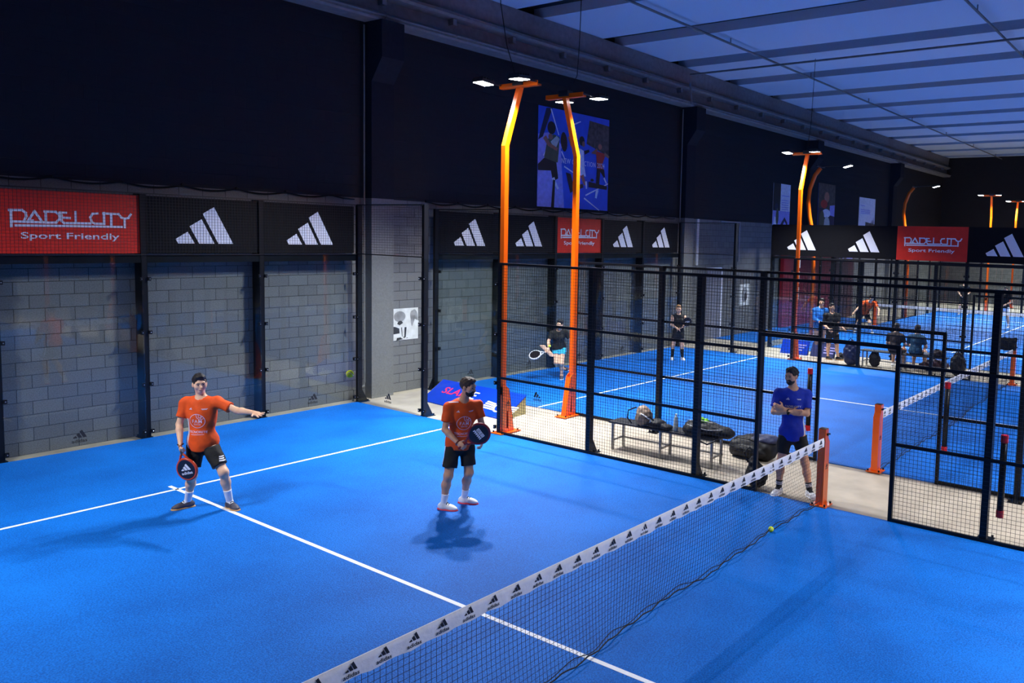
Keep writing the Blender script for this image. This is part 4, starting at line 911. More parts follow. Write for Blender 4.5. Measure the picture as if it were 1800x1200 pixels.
# black bag on the far net post, blue boards, things round the far bench
t = thing('equipment_bag', (12.1, .15, .9), 'black bag perched on the far net post of the second court', 'bag')
f = Field((11.7, -.3, .7), (12.5, .8, 1.45), .015); f.rbox((12.1, .2, 1.05), (.13, .26, .15), .05, rot(.1)).ell((12.1, .38, 1.2), (.08, .07, .08), None, .04).ell((12.1, -.02, 1.18), (.07, .06, .06), None, .04).folds(.01, 22, 1)
f.mesh('bag_body', M_bagk, t)
for y0, y1, l in ((6.95, 6.05, 'low blue advertising board left of the distant orange mast foot'), (5.95, 5.2, 'low navy advertising board right of the distant orange mast foot')):
    b = MB(); b.prism([(13.35, y0, 0), (13.45, y0, 0), (13.58, y0, .42), (13.55, y0, .42)], (0, y1-y0, 0))
    o = tag(b.build('floor_board', M_blueboard if y0 > 6 else pm('navy_board', srgb(16, 30, 90), .5)), l, 'banner')
    T, TF = strokes2d([[(.42, .3-.085*k), (.8-.05*k, .3-.085*k)] for k in range(3)], .04); d_ = Vector((.2, 0, .42)).normalized()
    lay([(T, TF, (0, .02))], (13.35, y0, 0), (0, -1, 0), d_, .006, 'small_text', pB[8], o)
def softbag(name, c, r, mat, label, cat='bag', sd=1, vx=.016):
    t = thing(name, (c[0], c[1], 0), label, cat); m_ = max(r)*1.5
    f = Field((c[0]-m_, c[1]-m_, -.02 if c[2] < .45 else c[2]-m_), (c[0]+m_, c[1]+m_, c[2]+m_), vx); f.ell(c, r, rot(.2*sd), .03).ell((c[0], c[1], c[2]+r[2]*.55), (r[0]*.7, r[1]*.6, r[2]*.6), None, .05).folds(.012, 24, sd)
    f.mesh('bag_body', mat, t)
    b = MB(); b.tube([(c[0]-r[0]*.5, c[1]-r[1]*.4, c[2]+r[2]*.9), (c[0]-r[0]*.6, c[1], c[2]+r[2]*1.35), (c[0]-r[0]*.5, c[1]+r[1]*.4, c[2]+r[2]*.9)], .014, 6); b.build('handle', M_bagk, t); return t
softbag('backpack', (12.5, 4.33, .33), (.17, .24, .34), M_bagn, 'large navy backpack standing at the left end of the distant bench', 'backpack', 1)
softbag('backpack', (12.72, 3.72, .2), (.15, .16, .21), M_bagk, 'black backpack under the left end of the distant bench', 'backpack', 2)
softbag('duffel_bag', (13.2, 2.2, .15), (.18, .42, .15), pm('wine_bag_fabric', srgb(60, 18, 24), .6, bump=.5), 'dark wine-red bag lying under the middle of the distant bench', 'bag', 3)
softbag('backpack', (12.7, 1.45, .3), (.16, .22, .30), M_bagk, 'black backpack at the right end of the distant bench', 'backpack', 4)
softbag('racket_bag', (12.62, 1.98, .555), (.14, .22, .10), M_maroon, 'dark bag lying on top of the distant bench right of the seated pair', 'racket bag', 5)
f = Field((12.5, 2.0, .44), (13.0, 2.5, .66), .012); f.ell((12.72, 2.27, .51), (.07, .12, .05), None, .02).ell((12.75, 2.18, .5), (.06, .09, .04), None, .03).folds(.006, 40, 1)
tag(f.mesh('towel', M_wcloth, None), 'small white crumpled towel on the distant bench beside the person in petrol blue', 'towel')
softbag('helmet_bag', (13.6, 5.05, .07), (.12, .15, .07), M_bagk, 'tiny black pouch on the floor right of the standing person in black', 'bag', 6)
# tennis balls
def tball(p, label, g=None):
    b = MB(); b.ball(p, .033, 12); o = tag(b.build('tennis_ball', M_ball, smooth=True), label, 'ball', g)
    s = MB(); s.tube([(p[0]+.0335*math.cos(a)*math.cos(.5*math.sin(2*a)), p[1]+.0335*math.sin(a)*math.cos(.5*math.sin(2*a)), p[2]+.0335*math.sin(.5*math.sin(2*a))) for a in [2*PI*k/28 for k in range(29)]], .0016, 4)
    s.build('seam', M_print_w, o); return o

# ------------------------------------------------------------------ people
def N_(v): v = np.array(v, float); return v/max(1e-9, np.linalg.norm(v))
def hand(f, wr, d, n, side, curl, s=1., splay=.0, thumb=.9):
    """palm and five fingers; d = finger direction, n = palm side, side = thumb side"""
    d = N_(d); n = N_(np.array(n)-d*np.dot(n, d)); side = N_(side-d*np.dot(side, d)-n*np.dot(side, n)); wr = np.array(wr, float)
    f.ell(wr+d*.048*s, (.052*s, .042*s, .018*s), [d, side, n], .018)
    L = [.072, .082, .076, .058]
    for i in range(4):
        o = (.031-.0205*i)*s; p = wr+d*(.088-.004*abs(i-1))*s+side*o; a = 0.; dd = N_(d+side*(splay*(1.5-i)*.25))
        for k, fr in enumerate((.45, .31, .24)):
            a += curl*(1+.12*i*(curl > .3)) if k else curl*.8
            v = N_(dd*math.cos(a)+n*math.sin(a)); q = p+v*L[i]*fr*s; r = (.0095-.0009*k)*s
            f.cap(p, q, r, r*.93, k=.006); p = q
    p = wr+d*.028*s+side*.034*s; v = N_(d*.55+side*thumb+n*(.25+curl*.3)); q = p+v*.036*s; f.cap(p, q, .0125*s, .0105*s, k=.012)
    v2 = N_(v*.6+d*.5+n*curl*.8-side*curl*.5); f.cap(q, q+v2*.032*s, .0105*s, .009*s, k=.005)
def person(J, face, label, skin, hair, top, bottom, shoes, sole, socks, sleeve=.62, hem=0., short=.72, vox=.0085, hands=None, beard=None, longhair=0, female=False, hs=1., sleeveless=False, group=None, look=None, trousers=False, top_name='shirt', bottom_name='shorts', cap=None, seated=False, hat=False):
    J = {k: np.array(v, float) for k, v in J.items()}
    base = (J['anL']+J['anR'])/2; gz = 0.
    t = thing('person', (float(base[0]), float(base[1]), 0), label, 'person', group)
    N0, P0 = J['neck'], J['pel']; up = N_(N0-P0); r = N_(J['shL']-J['shR']); fw = N_(np.cross(up, r)); fw = fw if np.dot(fw, face) > 0 else -fw
    # keep shoulders/hips apart at human width
    sw = np.linalg.norm(J['shL']-J['shR']); fl = 1.0 if not female else .9
    allp = np.array(list(J.values())); lo = allp.min(0)-.2; hi = allp.max(0)+.22; lo[2] = -.03 if not seated else lo[2]
    bas = [r, fw, up]; hw = sw/2
    def torso(f, e=0., k=.05, low=True):
        f.ell(N0*.72+P0*.28+fw*.0, (hw*.88+e, .108*fl+e, .20+e), bas, k)
        f.ell(N0*.55+P0*.45+fw*.005, (hw*.74*fl+e, .10*fl+e, .17+e), bas, k)
        f.ell(N0*.28+P0*.72, (hw*.70*fl+e, .098*fl+e, .17+e), bas, k)
        if low: f.ell(P0+up*.02-fw*.01, (.158+e, .112+e, .125+e), [N_(J['hipL']-J['hipR']), fw, up], k)
        if female: 
            for s in (-1, 1): f.ell(N0*.7+P0*.3+fw*.075+r*s*.062, (.052+e*.6, .05+e*.6, .055+e*.6), bas, .03)
    f = Field(lo, hi, vox)
    torso(f, -.006)
    hd = J['head']; hu = N_(N_(hd-N0)*.35+np.array([0, 0, .65])+0*up); look_ = N_(face if look is None else look); hf = N_(look_-hu*np.dot(look_, hu)); hr = np.cross(hf, hu)
    B3 = [hr, hf, hu]; h = hs
    g = lambda x, y, z: hd+hr*x*h+hf*y*h+hu*z*h
    f.cap(N0-up*.03, g(0, -.018, -.07), .060*h*fl, .052*h*fl, k=.035)
    for s, sh in ((1, 'shL'), (-1, 'shR')):
        f.cap(N0-up*.015, J[sh]-up*.005, .052, .056*fl, k=.05)
    f.ell(g(0, -.012, .022), (.074*h, .094*h, .095*h), B3, .02)          # skull
    f.ell(g(0, .018, -.045), (.056*h, .066*h, .066*h), B3, .03)          # face and jaw
    f.ell(g(0, .052, -.088), (.026*h, .026*h, .022*h), B3, .025)         # chin
    f.cap(g(0, .082, .005), g(0, .103, -.028), .009*h, .014*h, k=.014)   # nose
    f.ell(g(0, .083, -.058), (.024*h, .010*h, .010*h), B3, .010)         # lips
    f.cap(g(-.045, .074, .022), g(.045, .074, .022), .011*h, .011*h, k=.018)   # brow
    for s in (-1, 1):
        f.ell(g(s*.030, .089, .003), (.013*h, .008*h, .006*h), B3, .004, sub=True)
        f.ell(g(s*.076, -.008, -.008), (.010*h, .020*h, .030*h), B3, .010)
        f.ell(g(s*.044, .052, -.025), (.022*h, .022*h, .024*h), B3, .03)
    for s in 'LR':
        a, b_, c = J['sh'+s], J['el'+s], J['wr'+s]
        f.cap(a, b_, .050*fl, .037*fl, k=.03); m_ = a*.6+b_*.4; f.cap(a, m_, .054*fl, .044*fl, k=.03)
        m_ = b_*.72+c*.28; f.cap(b_, m_, .036*fl, .041*fl, k=.02); f.cap(m_, c, .040*fl, .0255*fl, k=.02)
        H = (hands or {}).get(s)
        if H is None: dd = N_(c-b_); H = (dd, fw*.2+(P0-c)*.8, fw, .35)
        hand(f, c, *H)
        a, b_, c = J['hip'+s], J['kn'+s], J['an'+s]
        f.cap(a, b_, .083, .055, k=.04); f.ell(b_, (.052, .052, .055), None, .03)
        bk = N_(np.cross(np.cross(c-b_, face), c-b_)) if not seated else np.zeros(3)
        m_ = b_*.66+c*.34-N_(face)*.018; f.cap(b_, m_, .048, .056*fl, k=.03); f.cap(m_, c, .054*fl, .034, k=.03)
        tdir = N_(J['to'+s]-c-np.array([0, 0, (J['to'+s]-c)[2]])); f.cap(c, c+tdir*.08-np.array([0, 0, .045]), .034, .03, k=.03)
    body = f.mesh('body', skin, t)
    # top
    f = Field(lo, hi, vox); torso(f, .012, .05)
    for s in 'LR':
        a, b_ = J['sh'+s], J['el'+s]
        f.cap(N0-up*.025, a, .058, .068*fl, k=.05)
    hem_p = P0-up*(.035+hem)
    f.ell(P0+up*.02-fw*.01, (.182 if not female else .165, .137 if not female else .125, .17), [N_(J['hipL']-J['hipR']), fw, up], .04)
    f.cap(P0+up*.1, P0-up*.12, .12, .135, k=.05) if not female else f.cap(P0+up*.1, P0-up*.1, .1, .12, k=.05)
    f.cut(hem_p, -up)
    if not sleeveless:
        for s in 'LR':
            a, b_ = J['sh'+s], J['el'+s]; e = a+(b_-a)*sleeve
            q = Field(lo, hi, vox); q.cap(a, b_, .066*fl, .064*fl if sleeve < .9 else .05, k=.0)
            if sleeve > .9: q.cap(b_, J['wr'+s], .05, .038, k=.03); q.cut(J['wr'+s], J['wr'+s]-b_)
            else: q.cut(e, b_-a)
            kk = .03; hh = np.maximum(kk-np.abs(f.F-q.F), 0)/kk; f.F = np.minimum(f.F, q.F)-hh*hh*kk*.25
    else:
        for s in 'LR': f.cap(J['sh'+s]+(J['sh'+s]-N0)*.25-up*.0, J['el'+s], .075, .06, k=0, sub=True)
    f.folds(.0035, 24, 1.3)
    f.cap(N0+up*.03+fw*.02, g(0, .01, -.05), .066*h*fl, .075*h, k=0, sub=True)
    shirt = f.mesh(top_name, top, t)
    # bottom
    f = Field(lo, hi, vox); f.ell(P0+up*.02-fw*.01, (.168, .125, .13), [N_(J['hipL']-J['hipR']), fw, up], .03); f.cap(P0+up*.06, P0-up*.02, .118, .13, k=.04)
    parts = []
    for s in 'LR':
        a, b_, c = J['hip'+s], J['kn'+s], J['an'+s]
        q = Field(lo, hi, vox)
        if trousers: q.cap(a, b_, .1, .072, k=0).cap(b_, c, .07, .055, k=.03); q.cut(c+N_(c-b_)*-.03, c-b_)
        else: q.cap(a, b_, .098, .088 if not female else .082, k=0); q.cut(a+(b_-a)*short, b_-a)
        kk = .03; hh = np.maximum(kk-np.abs(f.F-q.F), 0)/kk; f.F = np.minimum(f.F, q.F)-hh*hh*kk*.25
    f.cut(P0-up*(hem-.03), up); f.folds(.004, 22, 2.1)
    bot = f.mesh(bottom_name, bottom, t)
    # socks and shoes
    for s in 'LR':
        b_, c = J['kn'+s], J['an'+s]; tp = J['to'+s]; td = tp-c; td[2] = 0; td = N_(td)
        lift = c[2] > .13 or seated and False
        dn = np.array([0, 0, -1.]) if not lift else N_(N_(c-b_)*.7+np.array([0, 0, -.3])); td = N_(td-dn*np.dot(td, dn)); sd_ = np.cross(td, dn)
        if socks:
            f = Field(np.minimum(b_, c)-.12, np.maximum(b_, c)+.12, vox*.9); f.cap(c-N_(c-b_)*-.02, b_, .037, .062, k=0); f.cap(c, c+td*.05+dn*.03, .036, .036, k=.02); f.cut(c+(b_-c)*socks[1], b_-c); f.mesh('sock', socks[0], t)
        hgt = float(np.dot(c-np.array([0, 0, 0]), -dn)) if not lift else .085
        if not lift: c = np.array([c[0], c[1], .085]); 
        f = Field(c-.3, c+.3, vox*.9)
        f.ell(c-td*.02+dn*.035, (.062, .042, .048), [td, sd_, dn], .02).ell(c+td*.06+dn*.035, (.085, .043, .040), [td, sd_, dn], .03).ell(c+td*.125+dn*.05, (.062, .046, .030), [td, sd_, dn], .03)
        f.cap(c+dn*.0, c+dn*.03, .045, .05, k=.02).cut(c+dn*.060, dn)
        sh = f.mesh('shoe', shoes, t)
        f = Field(c-.3, c+.3, vox*.9)
        f.ell(c-td*.02+dn*.07, (.070, .044, .024), [td, sd_, dn], .02).ell(c+td*.06+dn*.07, (.095, .046, .024), [td, sd_, dn], .03).ell(c+td*.13+dn*.07, (.066, .050, .024), [td, sd_, dn], .03)
        f.cut(c+dn*.083, dn).cut(c+dn*.053, -dn)
        f.mesh('sole', sole, sh)
        b = MB()
        for k in range(3): p = Vector(c+td*(.05+.025*k)-dn*(.005-.012*k)); b.tube([p-Vector(sd_)*.026, p+Vector(-dn)*.013, p+Vector(sd_)*.026], .0065, 5)
        b.build('laces', M_print_k, sh)
    # hair
    f = Field(hd-.28, hd+.28, vox*.8)
    f.ell(g(0, -.020, .034), (.081*h, .098*h, .096*h), B3, .02)
    f.ell(g(0, .045, .095), (.055*h, .045*h, .026*h), B3, .03)
    f.folds(.0035, 70, .7)
    f.ell(g(0, .085, -.005), (.068*h, .07*h, .062*h), B3, 0, sub=True); f.ell(g(0, .07, -.08), (.09*h, .11*h, .07*h), B3, 0, sub=True)
    if not longhair: f.cut(g(0, -.05, -.045), -hu+hf*.15)
    for s in (-1, 1): f.ell(g(s*.08, -.004, -.012), (.02*h, .022*h, .03*h), B3, 0, sub=True)
    if longhair: f.cap(g(0, -.10, .03), g(0, -.13, -.10), .035, .02, k=.03)
    hr_o = f.mesh('hair' if not hat else 'cap', hair, t)
    # face details
    for s in (-1, 1): b = MB(); b.ball(tuple(g(s*.030, .0805, .003)), (.0075*h,)*3, 6); b.build('eye', M_eye, t, True)
    for s in (-1, 1): b = MB(); b.tube([tuple(g(s*.014, .089, .020)), tuple(g(s*.032, .087, .026)), tuple(g(s*.05, .074, .018))], .0026*h, 5); b.build('eyebrow', hair if not longhair else M_hairb, t, True)
    b = MB(); b.tube([tuple(g(-.022, .084, -.058)), tuple(g(0, .093, -.058)), tuple(g(.022, .084, -.058))], .004*h, 5); b.build('mouth', M_lip, t, True)
    if beard:
        f = Field(hd-.2, hd+.2, vox*.7)
        f.ell(g(0, .020, -.050), (.061*h, .071*h, .069*h), B3, .02).ell(g(0, .055, -.092), (.031*h, .031*h, .025*h), B3, .02)
        f.ell(g(0, .078, -.044), (.028*h, .020*h, .007*h), B3, .012)
        f.cut(g(0, .0, -.038), hu-hf*.05).cut(g(0, -.035, 0), -hf)
        f.ell(g(0, .105, -.058), (.017*h, .02*h, .006*h), B3, 0, sub=True); f.folds(.0015, 120, 1); f.mesh('beard', beard, t)
    return t, shirt, bot, dict(bas=bas, g=g, J=J)

def racket(butt, axis, nrm, label, edge, face, txt=None, sc=1., group=None):
    """padel racket: butt of the grip, axis towards the head, nrm = face normal"""
    a = Vector(axis).normalized(); n = Vector(nrm); n = (n-a*n.dot(a)).normalized(); s = a.cross(n); o = Vector(butt)
    t = thing('padel_racket', tuple(o), label, 'racket', group)
    P = lambda x, y, z: o+s*(x*sc)+a*(y*sc)+n*(z*sc)
    def outl(k):
        R = []
        for i in range(36):
            th = -PI/2+2*PI*i/36; R.append((.128*k*math.cos(th)*(1-.10*max(0, -math.sin(th))), .33+.135*k*math.sin(th)))
        return R
    b = MB(); R = outl(.97); b.prism([P(x, y, -.017) for x, y in R], n*(.034*sc)); b.build('face', face, t)
    b = MB(); Ro = outl(1.03); 
    b.tube([P(x, y, 0) for x, y in Ro+Ro[:1]], .019*sc, 8, caps=False); b.build('rim', edge, t, True)
    b = MB(); b.tube([P(-.075, .225, 0), P(-.055, .19, 0), P(-.02, .13, 0), P(0, .12, 0), P(.02, .13, 0), P(.055, .19, 0), P(.075, .225, 0)], .013*sc, 8); b.build('throat', edge, t, True)
    b = MB(); b.tube([P(0, 0, 0), P(0, .012, 0), P(0, .135, 0)], [.021*sc, .0165*sc, .017*sc], 10); b.build('grip', M_grip if txt == 'adidas' else edge, t, True)
    b = MB()
    for i in range(-4, 5):
        for j in range(-4, 5):
            x, y = i*.022, .345+j*.022
            if (x/.1)**2+((y-.34)/.1)**2 < 1 and not (txt and abs(y-.34) < .05 and abs(x) < .09):
                for z in (.0172, -.0172): b.add([P(x+.0048*math.cos(k*PI/4), y+.0048*math.sin(k*PI/4), z) for k in range(8)], [tuple(range(8))])
    b.build('hole', M_print_k, t)
    return t, P, (s, a, n)
# --- the player on the left, arms apart, racket hanging
tocam = lambda J: N_([CAM[0]-J['pel'][0], CAM[1]-J['pel'][1], 0])
P1 = dict(head=(-5.170,5.962,1.575),neck=(-5.140,5.972,1.381),shR=(-5.255,6.132,1.334),shL=(-5.030,5.819,1.348),elR=(-5.331,6.154,1.07),wrR=(-5.395,6.0,0.86),elL=(-4.920,5.571,1.262),wrL=(-4.852,5.313,1.262),pel=(-5.142,5.975,0.83),hipR=(-5.188,6.058,0.79),hipL=(-5.089,5.891,0.79),knR=(-5.28,5.966,0.46),anR=(-5.255,6.137,0.088),toR=(-5.40,6.16,0.02),knL=(-5.046,5.669,0.50),anL=(-4.941,5.729,0.087),toL=(-4.936,5.516,0.02))
fc = np.array(tocam(P1)); rt = np.cross(fc, [0, 0, 1])*-1
t, sh, bt, K = person(P1, N_(fc+rt*.0), 'orange-shirted left player with arms spread and racket hanging, on the nearest court', M_skin, M_hairk, M_shirt, M_cloth_k, M_shoe_g, M_gum, (M_wcloth, .42), vox=.0078, sleeve=.66, hem=.045, short=.74,
    hands={'R': (N_(fc*.75+np.array([0, 0, -.65])), rt*-1*-1, np.array([0, 0, -1.])*1.+fc*.0, 1.35), 'L': (N_(np.array(P1['wrL'])-np.array(P1['elL'])+np.array([0, 0, -.04])+fc*.03), np.array([0, 0, .9])+fc*.6, fc*.2+np.array([0, 0, 1.])*.6-rt*.4, .12, 1., 1.)}, look=N_(fc+rt*.15+np.array([0, 0, .1])))
def crest(sh, K, o, sc, side=0):
    r, fw, up = K['bas']; r = Vector(r); fw = Vector(fw); up = Vector(up); u = up.cross(fw) if True else r
    u = u.normalized(); o = Vector(o)
    ring = [(.092*math.cos(a*PI/16), .092*.92*math.sin(a*PI/16)) for a in range(33)]
    V, Fs = strokes2d([ring], .006); V2, F2 = strokes2d([[(-.01, .078), (.0, .04), (.03, .018), (.075, .03)], [(.02, .075), (.02, .045), (.045, .035), (.06, .055)], [(.035, .04), (.055, .065)]], .006)
    T, TF = text2d('FAM', .042, .004, 1.0, 1.1); T2, TF2 = text2d('SERVIZI', .018, .003, 1.0)
    pc = [(V, Fs, (0, 0)), (V2, F2, (0, 0)), (T, TF, (-T[:, 0].max()/2, -.025)), (T2, TF2, (-T2[:, 0].max()/2, -.052))]
    T3, TF3 = text2d('TECNORETE', .026, .008, 1.05); pc.append((T3, TF3, (-T3[:, 0].max()/2, -.148)))
    T4, TF4 = strokes2d([[(-.075, -.168), (.075, -.168)]], .005); pc.append((T4, TF4, (0, 0)))
    V5, F5 = adidas2d(.042); pc.append((V5, F5, (-.085, .135))); T6, TF6 = text2d('FAMILY', .012, .002, 1.1) if False else strokes2d([[(.05, .148), (.115, .15)], [(.06, .14), (.105, .141)]], .006); pc.append((T6, TF6, (0, 0)))
    return drape(pc, o, u, up, sh, 'shirt_print', pm('lilac_print', srgb(236, 205, 222), .6), sh)
def mid(K, f): J = K['J']; return J['neck']*f+J['pel']*(1-f)
crest(sh, K, mid(K, .55), 1)
def side_stripes(sh, K, s, parent, f0, f1, tgt):
    pass
def bands(name, tgt, mat, o, u, v, rects, parent=None):
    pc = []
    for x0, y0, x1, y1 in rects: pc.append((np.array([(x0, y0), (x1, y0), (x1, y1), (x0, y1)], float), [(0, 1, 2, 3)], (0, 0)))
    return drape(pc, o, u, v, tgt, name, mat, tgt, .003, .02)
# three stripes on the left leg of the shorts, white side stripe on the shirt
J = K['J']; q = J['hipL']+(J['knL']-J['hipL'])*.50
u = N_(np.cross([0, 0, 1], fc)); bands('shorts_stripes', bt, M_print_w, q+fc*.0+u*.055, u, (0, 0, 1), [(-.032, .0+.022*k, .038, .012+.022*k) for k in range(3)])
q = mid(K, .3)-u*.14; v2 = N_(fc-u*1.1); u2 = N_(np.cross([0, 0, 1], v2)); bands('side_stripe', sh, M_print_w, q, u2, (0, 0, 1), [(-.02, -.22, .0, .16), (.01, -.22, .022, .16)])
b = MB(); w0 = Vector(J['wrR']); b.tube([w0+Vector(N_(np.cross(N_(J['wrR']-J['elR']), fc)))*(.033*math.cos(a))+Vector(fc)*(.033*math.sin(a)) for a in [2*PI*k/16 for k in range(17)]], .006, 6, caps=False); b.build('wristband', M_black, t)
hc = J['wrR']+N_(fc*.75+np.array([0, 0, -.65]))*.075
rk, P, (s_, a_, n_) = racket(hc+np.array([0, 0, .05])-rt*.01, N_(np.array([0, 0, -1.])+rt*.26+fc*.05), N_(fc-rt*.75+np.array([0, 0, .1])), 'dark padel racket with orange rim hanging from the right hand of the left player', M_rko, M_rk, 'adidas', .93)
V, Fs = adidas2d(.13); T, TF = text2d('adidas', .034, .02, 1.2)
o_ = P(0, .34, 0); lay([(V, Fs, (0, .0)), (T, TF, (-T[:, 0].max()/2, -.05))], o_, -s_ if (-s_).cross(-a_).dot(n_) > 0 else s_, -a_, .0185, 'logo', M_print_w, rk)

# --- the second player in orange
P2 = dict(head=(-3.080,3.478,1.575),neck=(-3.100,3.555,1.372),shR=(-3.264,3.625,1.325),shL=(-2.931,3.470,1.322),elR=(-3.35,3.60,1.059),wrR=(-3.342,3.370,0.93),elL=(-2.90,3.42,1.08),wrL=(-3.02,3.28,0.92),pel=(-3.110,3.592,0.85),hipR=(-3.186,3.632,0.81),hipL=(-3.029,3.545,0.80),knR=(-3.278,3.61,0.46),anR=(-3.285,3.684,0.085),toR=(-3.22,3.52,0.02),knL=(-3.05,3.484,0.47),anL=(-2.951,3.67,0.085),toL=(-2.87,3.50,0.02))
fc = np.array(tocam(P2)); rt = np.cross(fc, [0, 0, 1])*-1; f2 = N_(fc+rt*.55)
ha = N_(np.array([.9, 0, 0])*0+rt*.75+np.array([0, 0, .45])+fc*.25)
t, sh, bt, K = person(P2, f2, 'bearded person in orange shirt holding a racket across the chest, nearest court', M_skin2, M_hairb, M_shirt, M_cloth_k, M_shoe_w, M_redsole, (M_wcloth, .36), vox=.0078, sleeve=.66, hem=.03, short=.72, beard=M_hairk,
    hands={'R': (N_(rt*.55+fc*.5+np.array([0, 0, -.35])), N_(-fc+rt*.3)*-1*-1, N_(ha), 1.35), 'L': (N_(-rt*.1+fc*.5+np.array([0, 0, -.5])), -rt, np.array([0, 0, 1.]), .6)}, look=N_(fc*.55+rt*.85))
crest(sh, K, mid(K, .55), 1)
J = K['J']; u = N_(np.cross([0, 0, 1], fc)); v2 = N_(fc-u*1.2); u2 = N_(np.cross([0, 0, 1], v2))
bands('side_stripe', bt, M_print_w, J['hipR']*.55+J['knR']*.45-u*.05, u2, (0, 0, 1), [(-.03, -.14, .0, .22)])
bands('side_stripe', sh, M_print_w, mid(K, .1)-u*.1, u2, (0, 0, 1), [(-.05, -.1, -.02, .06)])
bands('shoulder_stripe', sh, M_print_w, J['shR']*.6+J['neck']*.4, u, N_([-fc[0], -fc[1], 1.2]), [(-.07, .0, .05, .012)])
b = MB(); w0 = Vector(J['wrR']); d0 = N_(J['wrR']-J['elR']); e0 = N_(np.cross(d0, [0, 0, 1])); e1 = np.cross(d0, e0)
b.tube([w0+Vector(e0)*(.033*math.cos(a))+Vector(e1)*(.033*math.sin(a)) for a in [2*PI*k/16 for k in range(17)]], .006, 6, caps=False); b.build('wristband', M_rkr, t)
hc = J['wrR']+N_(rt*.55+fc*.5+np.array([0, 0, -.35]))*.07
ax_ = N_(rt*.82+np.array([0, 0, .62])+fc*.12)
rk, P, (s_, a_, n_) = racket(hc-ax_*.05, ax_, N_(fc*1.+rt*.25+np.array([0, 0, .2])), 'dark red and black racket with white letters held by the bearded player', M_rkr, M_rk, 'x', .93)
T, TF = text2d('SIUX', .05, .02, 1.1) if False else strokes2d([[(x, y), (x+.022, y)] for x in (-.06, -.03, 0, .03) for y in (-.004, .012, .028)]+[[(x, -.004), (x, .028)] for x in (-.06, -.008, .03, .052)]+[[(x, -.045), (x, -.02)] for x in (-.07, -.045, -.02, .005, .03, .055)]+[[(x, -.045), (x+.018, -.02)] for x in (-.07, -.045, -.02, .005, .03)], .009)
for q_ in (1,): lay([(T, TF, (0, 0))], P(0, .345, 0), -s_ if (-s_).cross(a_).dot(n_) > 0 else s_, a_, .0185, 'white_lettering', M_print_w, rk)

# --- man in royal blue with folded arms in the door gap
P3 = dict(head=(0.133,0.576,1.668),neck=(0.178,0.561,1.475),shR=(0.07,0.73,1.415),shL=(0.281,0.406,1.415),elR=(-0.02,0.75,1.17),wrR=(-0.03,0.49,1.205),elL=(0.205,0.36,1.165),wrL=(-0.03,0.60,1.235),pel=(0.190,0.555,0.87),hipR=(0.139,0.632,0.84),hipL=(0.231,0.467,0.84),knR=(0.10,0.667,0.469),anR=(0.128,0.693,0.088),toR=(-0.02,0.70,0.02),knL=(0.258,0.378,0.465),anL=(0.27,0.30,0.088),toL=(0.168,0.17,0.02))
fc = np.array(tocam(P3)); rt = np.cross(fc, [0, 0, 1])*-1
t, sh, bt, K = person(P3, fc, 'bearded person in royal blue shirt with folded arms in the fence gap', M_skin2, M_hairk, M_shblue, M_cloth_k, M_shoe_w, M_wcloth, (M_cloth_k, .32), vox=.0082, sleeve=.72, hem=.05, short=.66, beard=M_hairk,
    hands={'R': (N_(rt*.9+np.array([0, 0, -.05])+fc*.05), -fc, np.array([0, 0, 1.]), .35), 'L': (N_(-rt*.9+np.array([0, 0, .25])), -fc, np.array([0, 0, 1.]), .4)}, look=N_(fc*.8-rt*.55+np.array([0, 0, -.12])))
J = K['J']; u = N_(np.cross([0, 0, 1], fc)); r, fw, up = K['bas']
V5, F5 = adidas2d(.05); T6, TF6 = text2d('PADELCITY', .026, .006, 1.15)
drape([(V5, F5, (-.075, .15)), (*strokes2d([[(.05, .165), (.10, .163)], [(.06, .155), (.10, .154)]], .006), (0, 0)), (T6, TF6, (-T6[:, 0].max()/2, .05))], mid(K, .55), u, (0, 0, 1), sh, 'shirt_print', pm('pale_print', srgb(215, 215, 235), .6), sh)
v2 = N_(fc+u*1.1); u2 = N_(np.cross([0, 0, 1], v2)); bands('side_stripe', sh, M_print_w, mid(K, .2)+u*.1, u2, (0, 0, 1), [(-.0+.018*k, -.16, .010+.018*k, .18) for k in range(3)])
b = MB()
w0 = J['wrR']*.85+J['elR']*.15; d0 = N_(J['wrR']-J['elR']); e0 = N_(np.cross(d0, [0, 0, 1])); e1 = np.cross(d0, e0)
b.tube([Vector(w0)+Vector(e0)*(.034*math.cos(a))+Vector(e1)*(.034*math.sin(a)) for a in [2*PI*k/16 for k in range(17)]], .009, 6, caps=False); b.ball(tuple(w0+fc*.036), (.02, .02, .018), 6); b.build('wristwatch', M_black, t)
for s in 'LR':
    b_, c = J['kn'+s], J['an'+s]; d0 = N_(b_-c)
    b = MB()
    for k in range(3):
        w0 = c+(b_-c)*(.17+.045*k); e0 = N_(np.cross(d0, fc)); e1 = np.cross(d0, e0); rr = .037+.025*(.17+.045*k)+.002
        b.tube([Vector(w0)+Vector(e0)*(rr*math.cos(a))+Vector(e1)*(rr*math.sin(a)) for a in [2*PI*q/18 for q in range(19)]], .0035, 5, caps=False)
    b.build('sock_stripe', M_print_w, t)

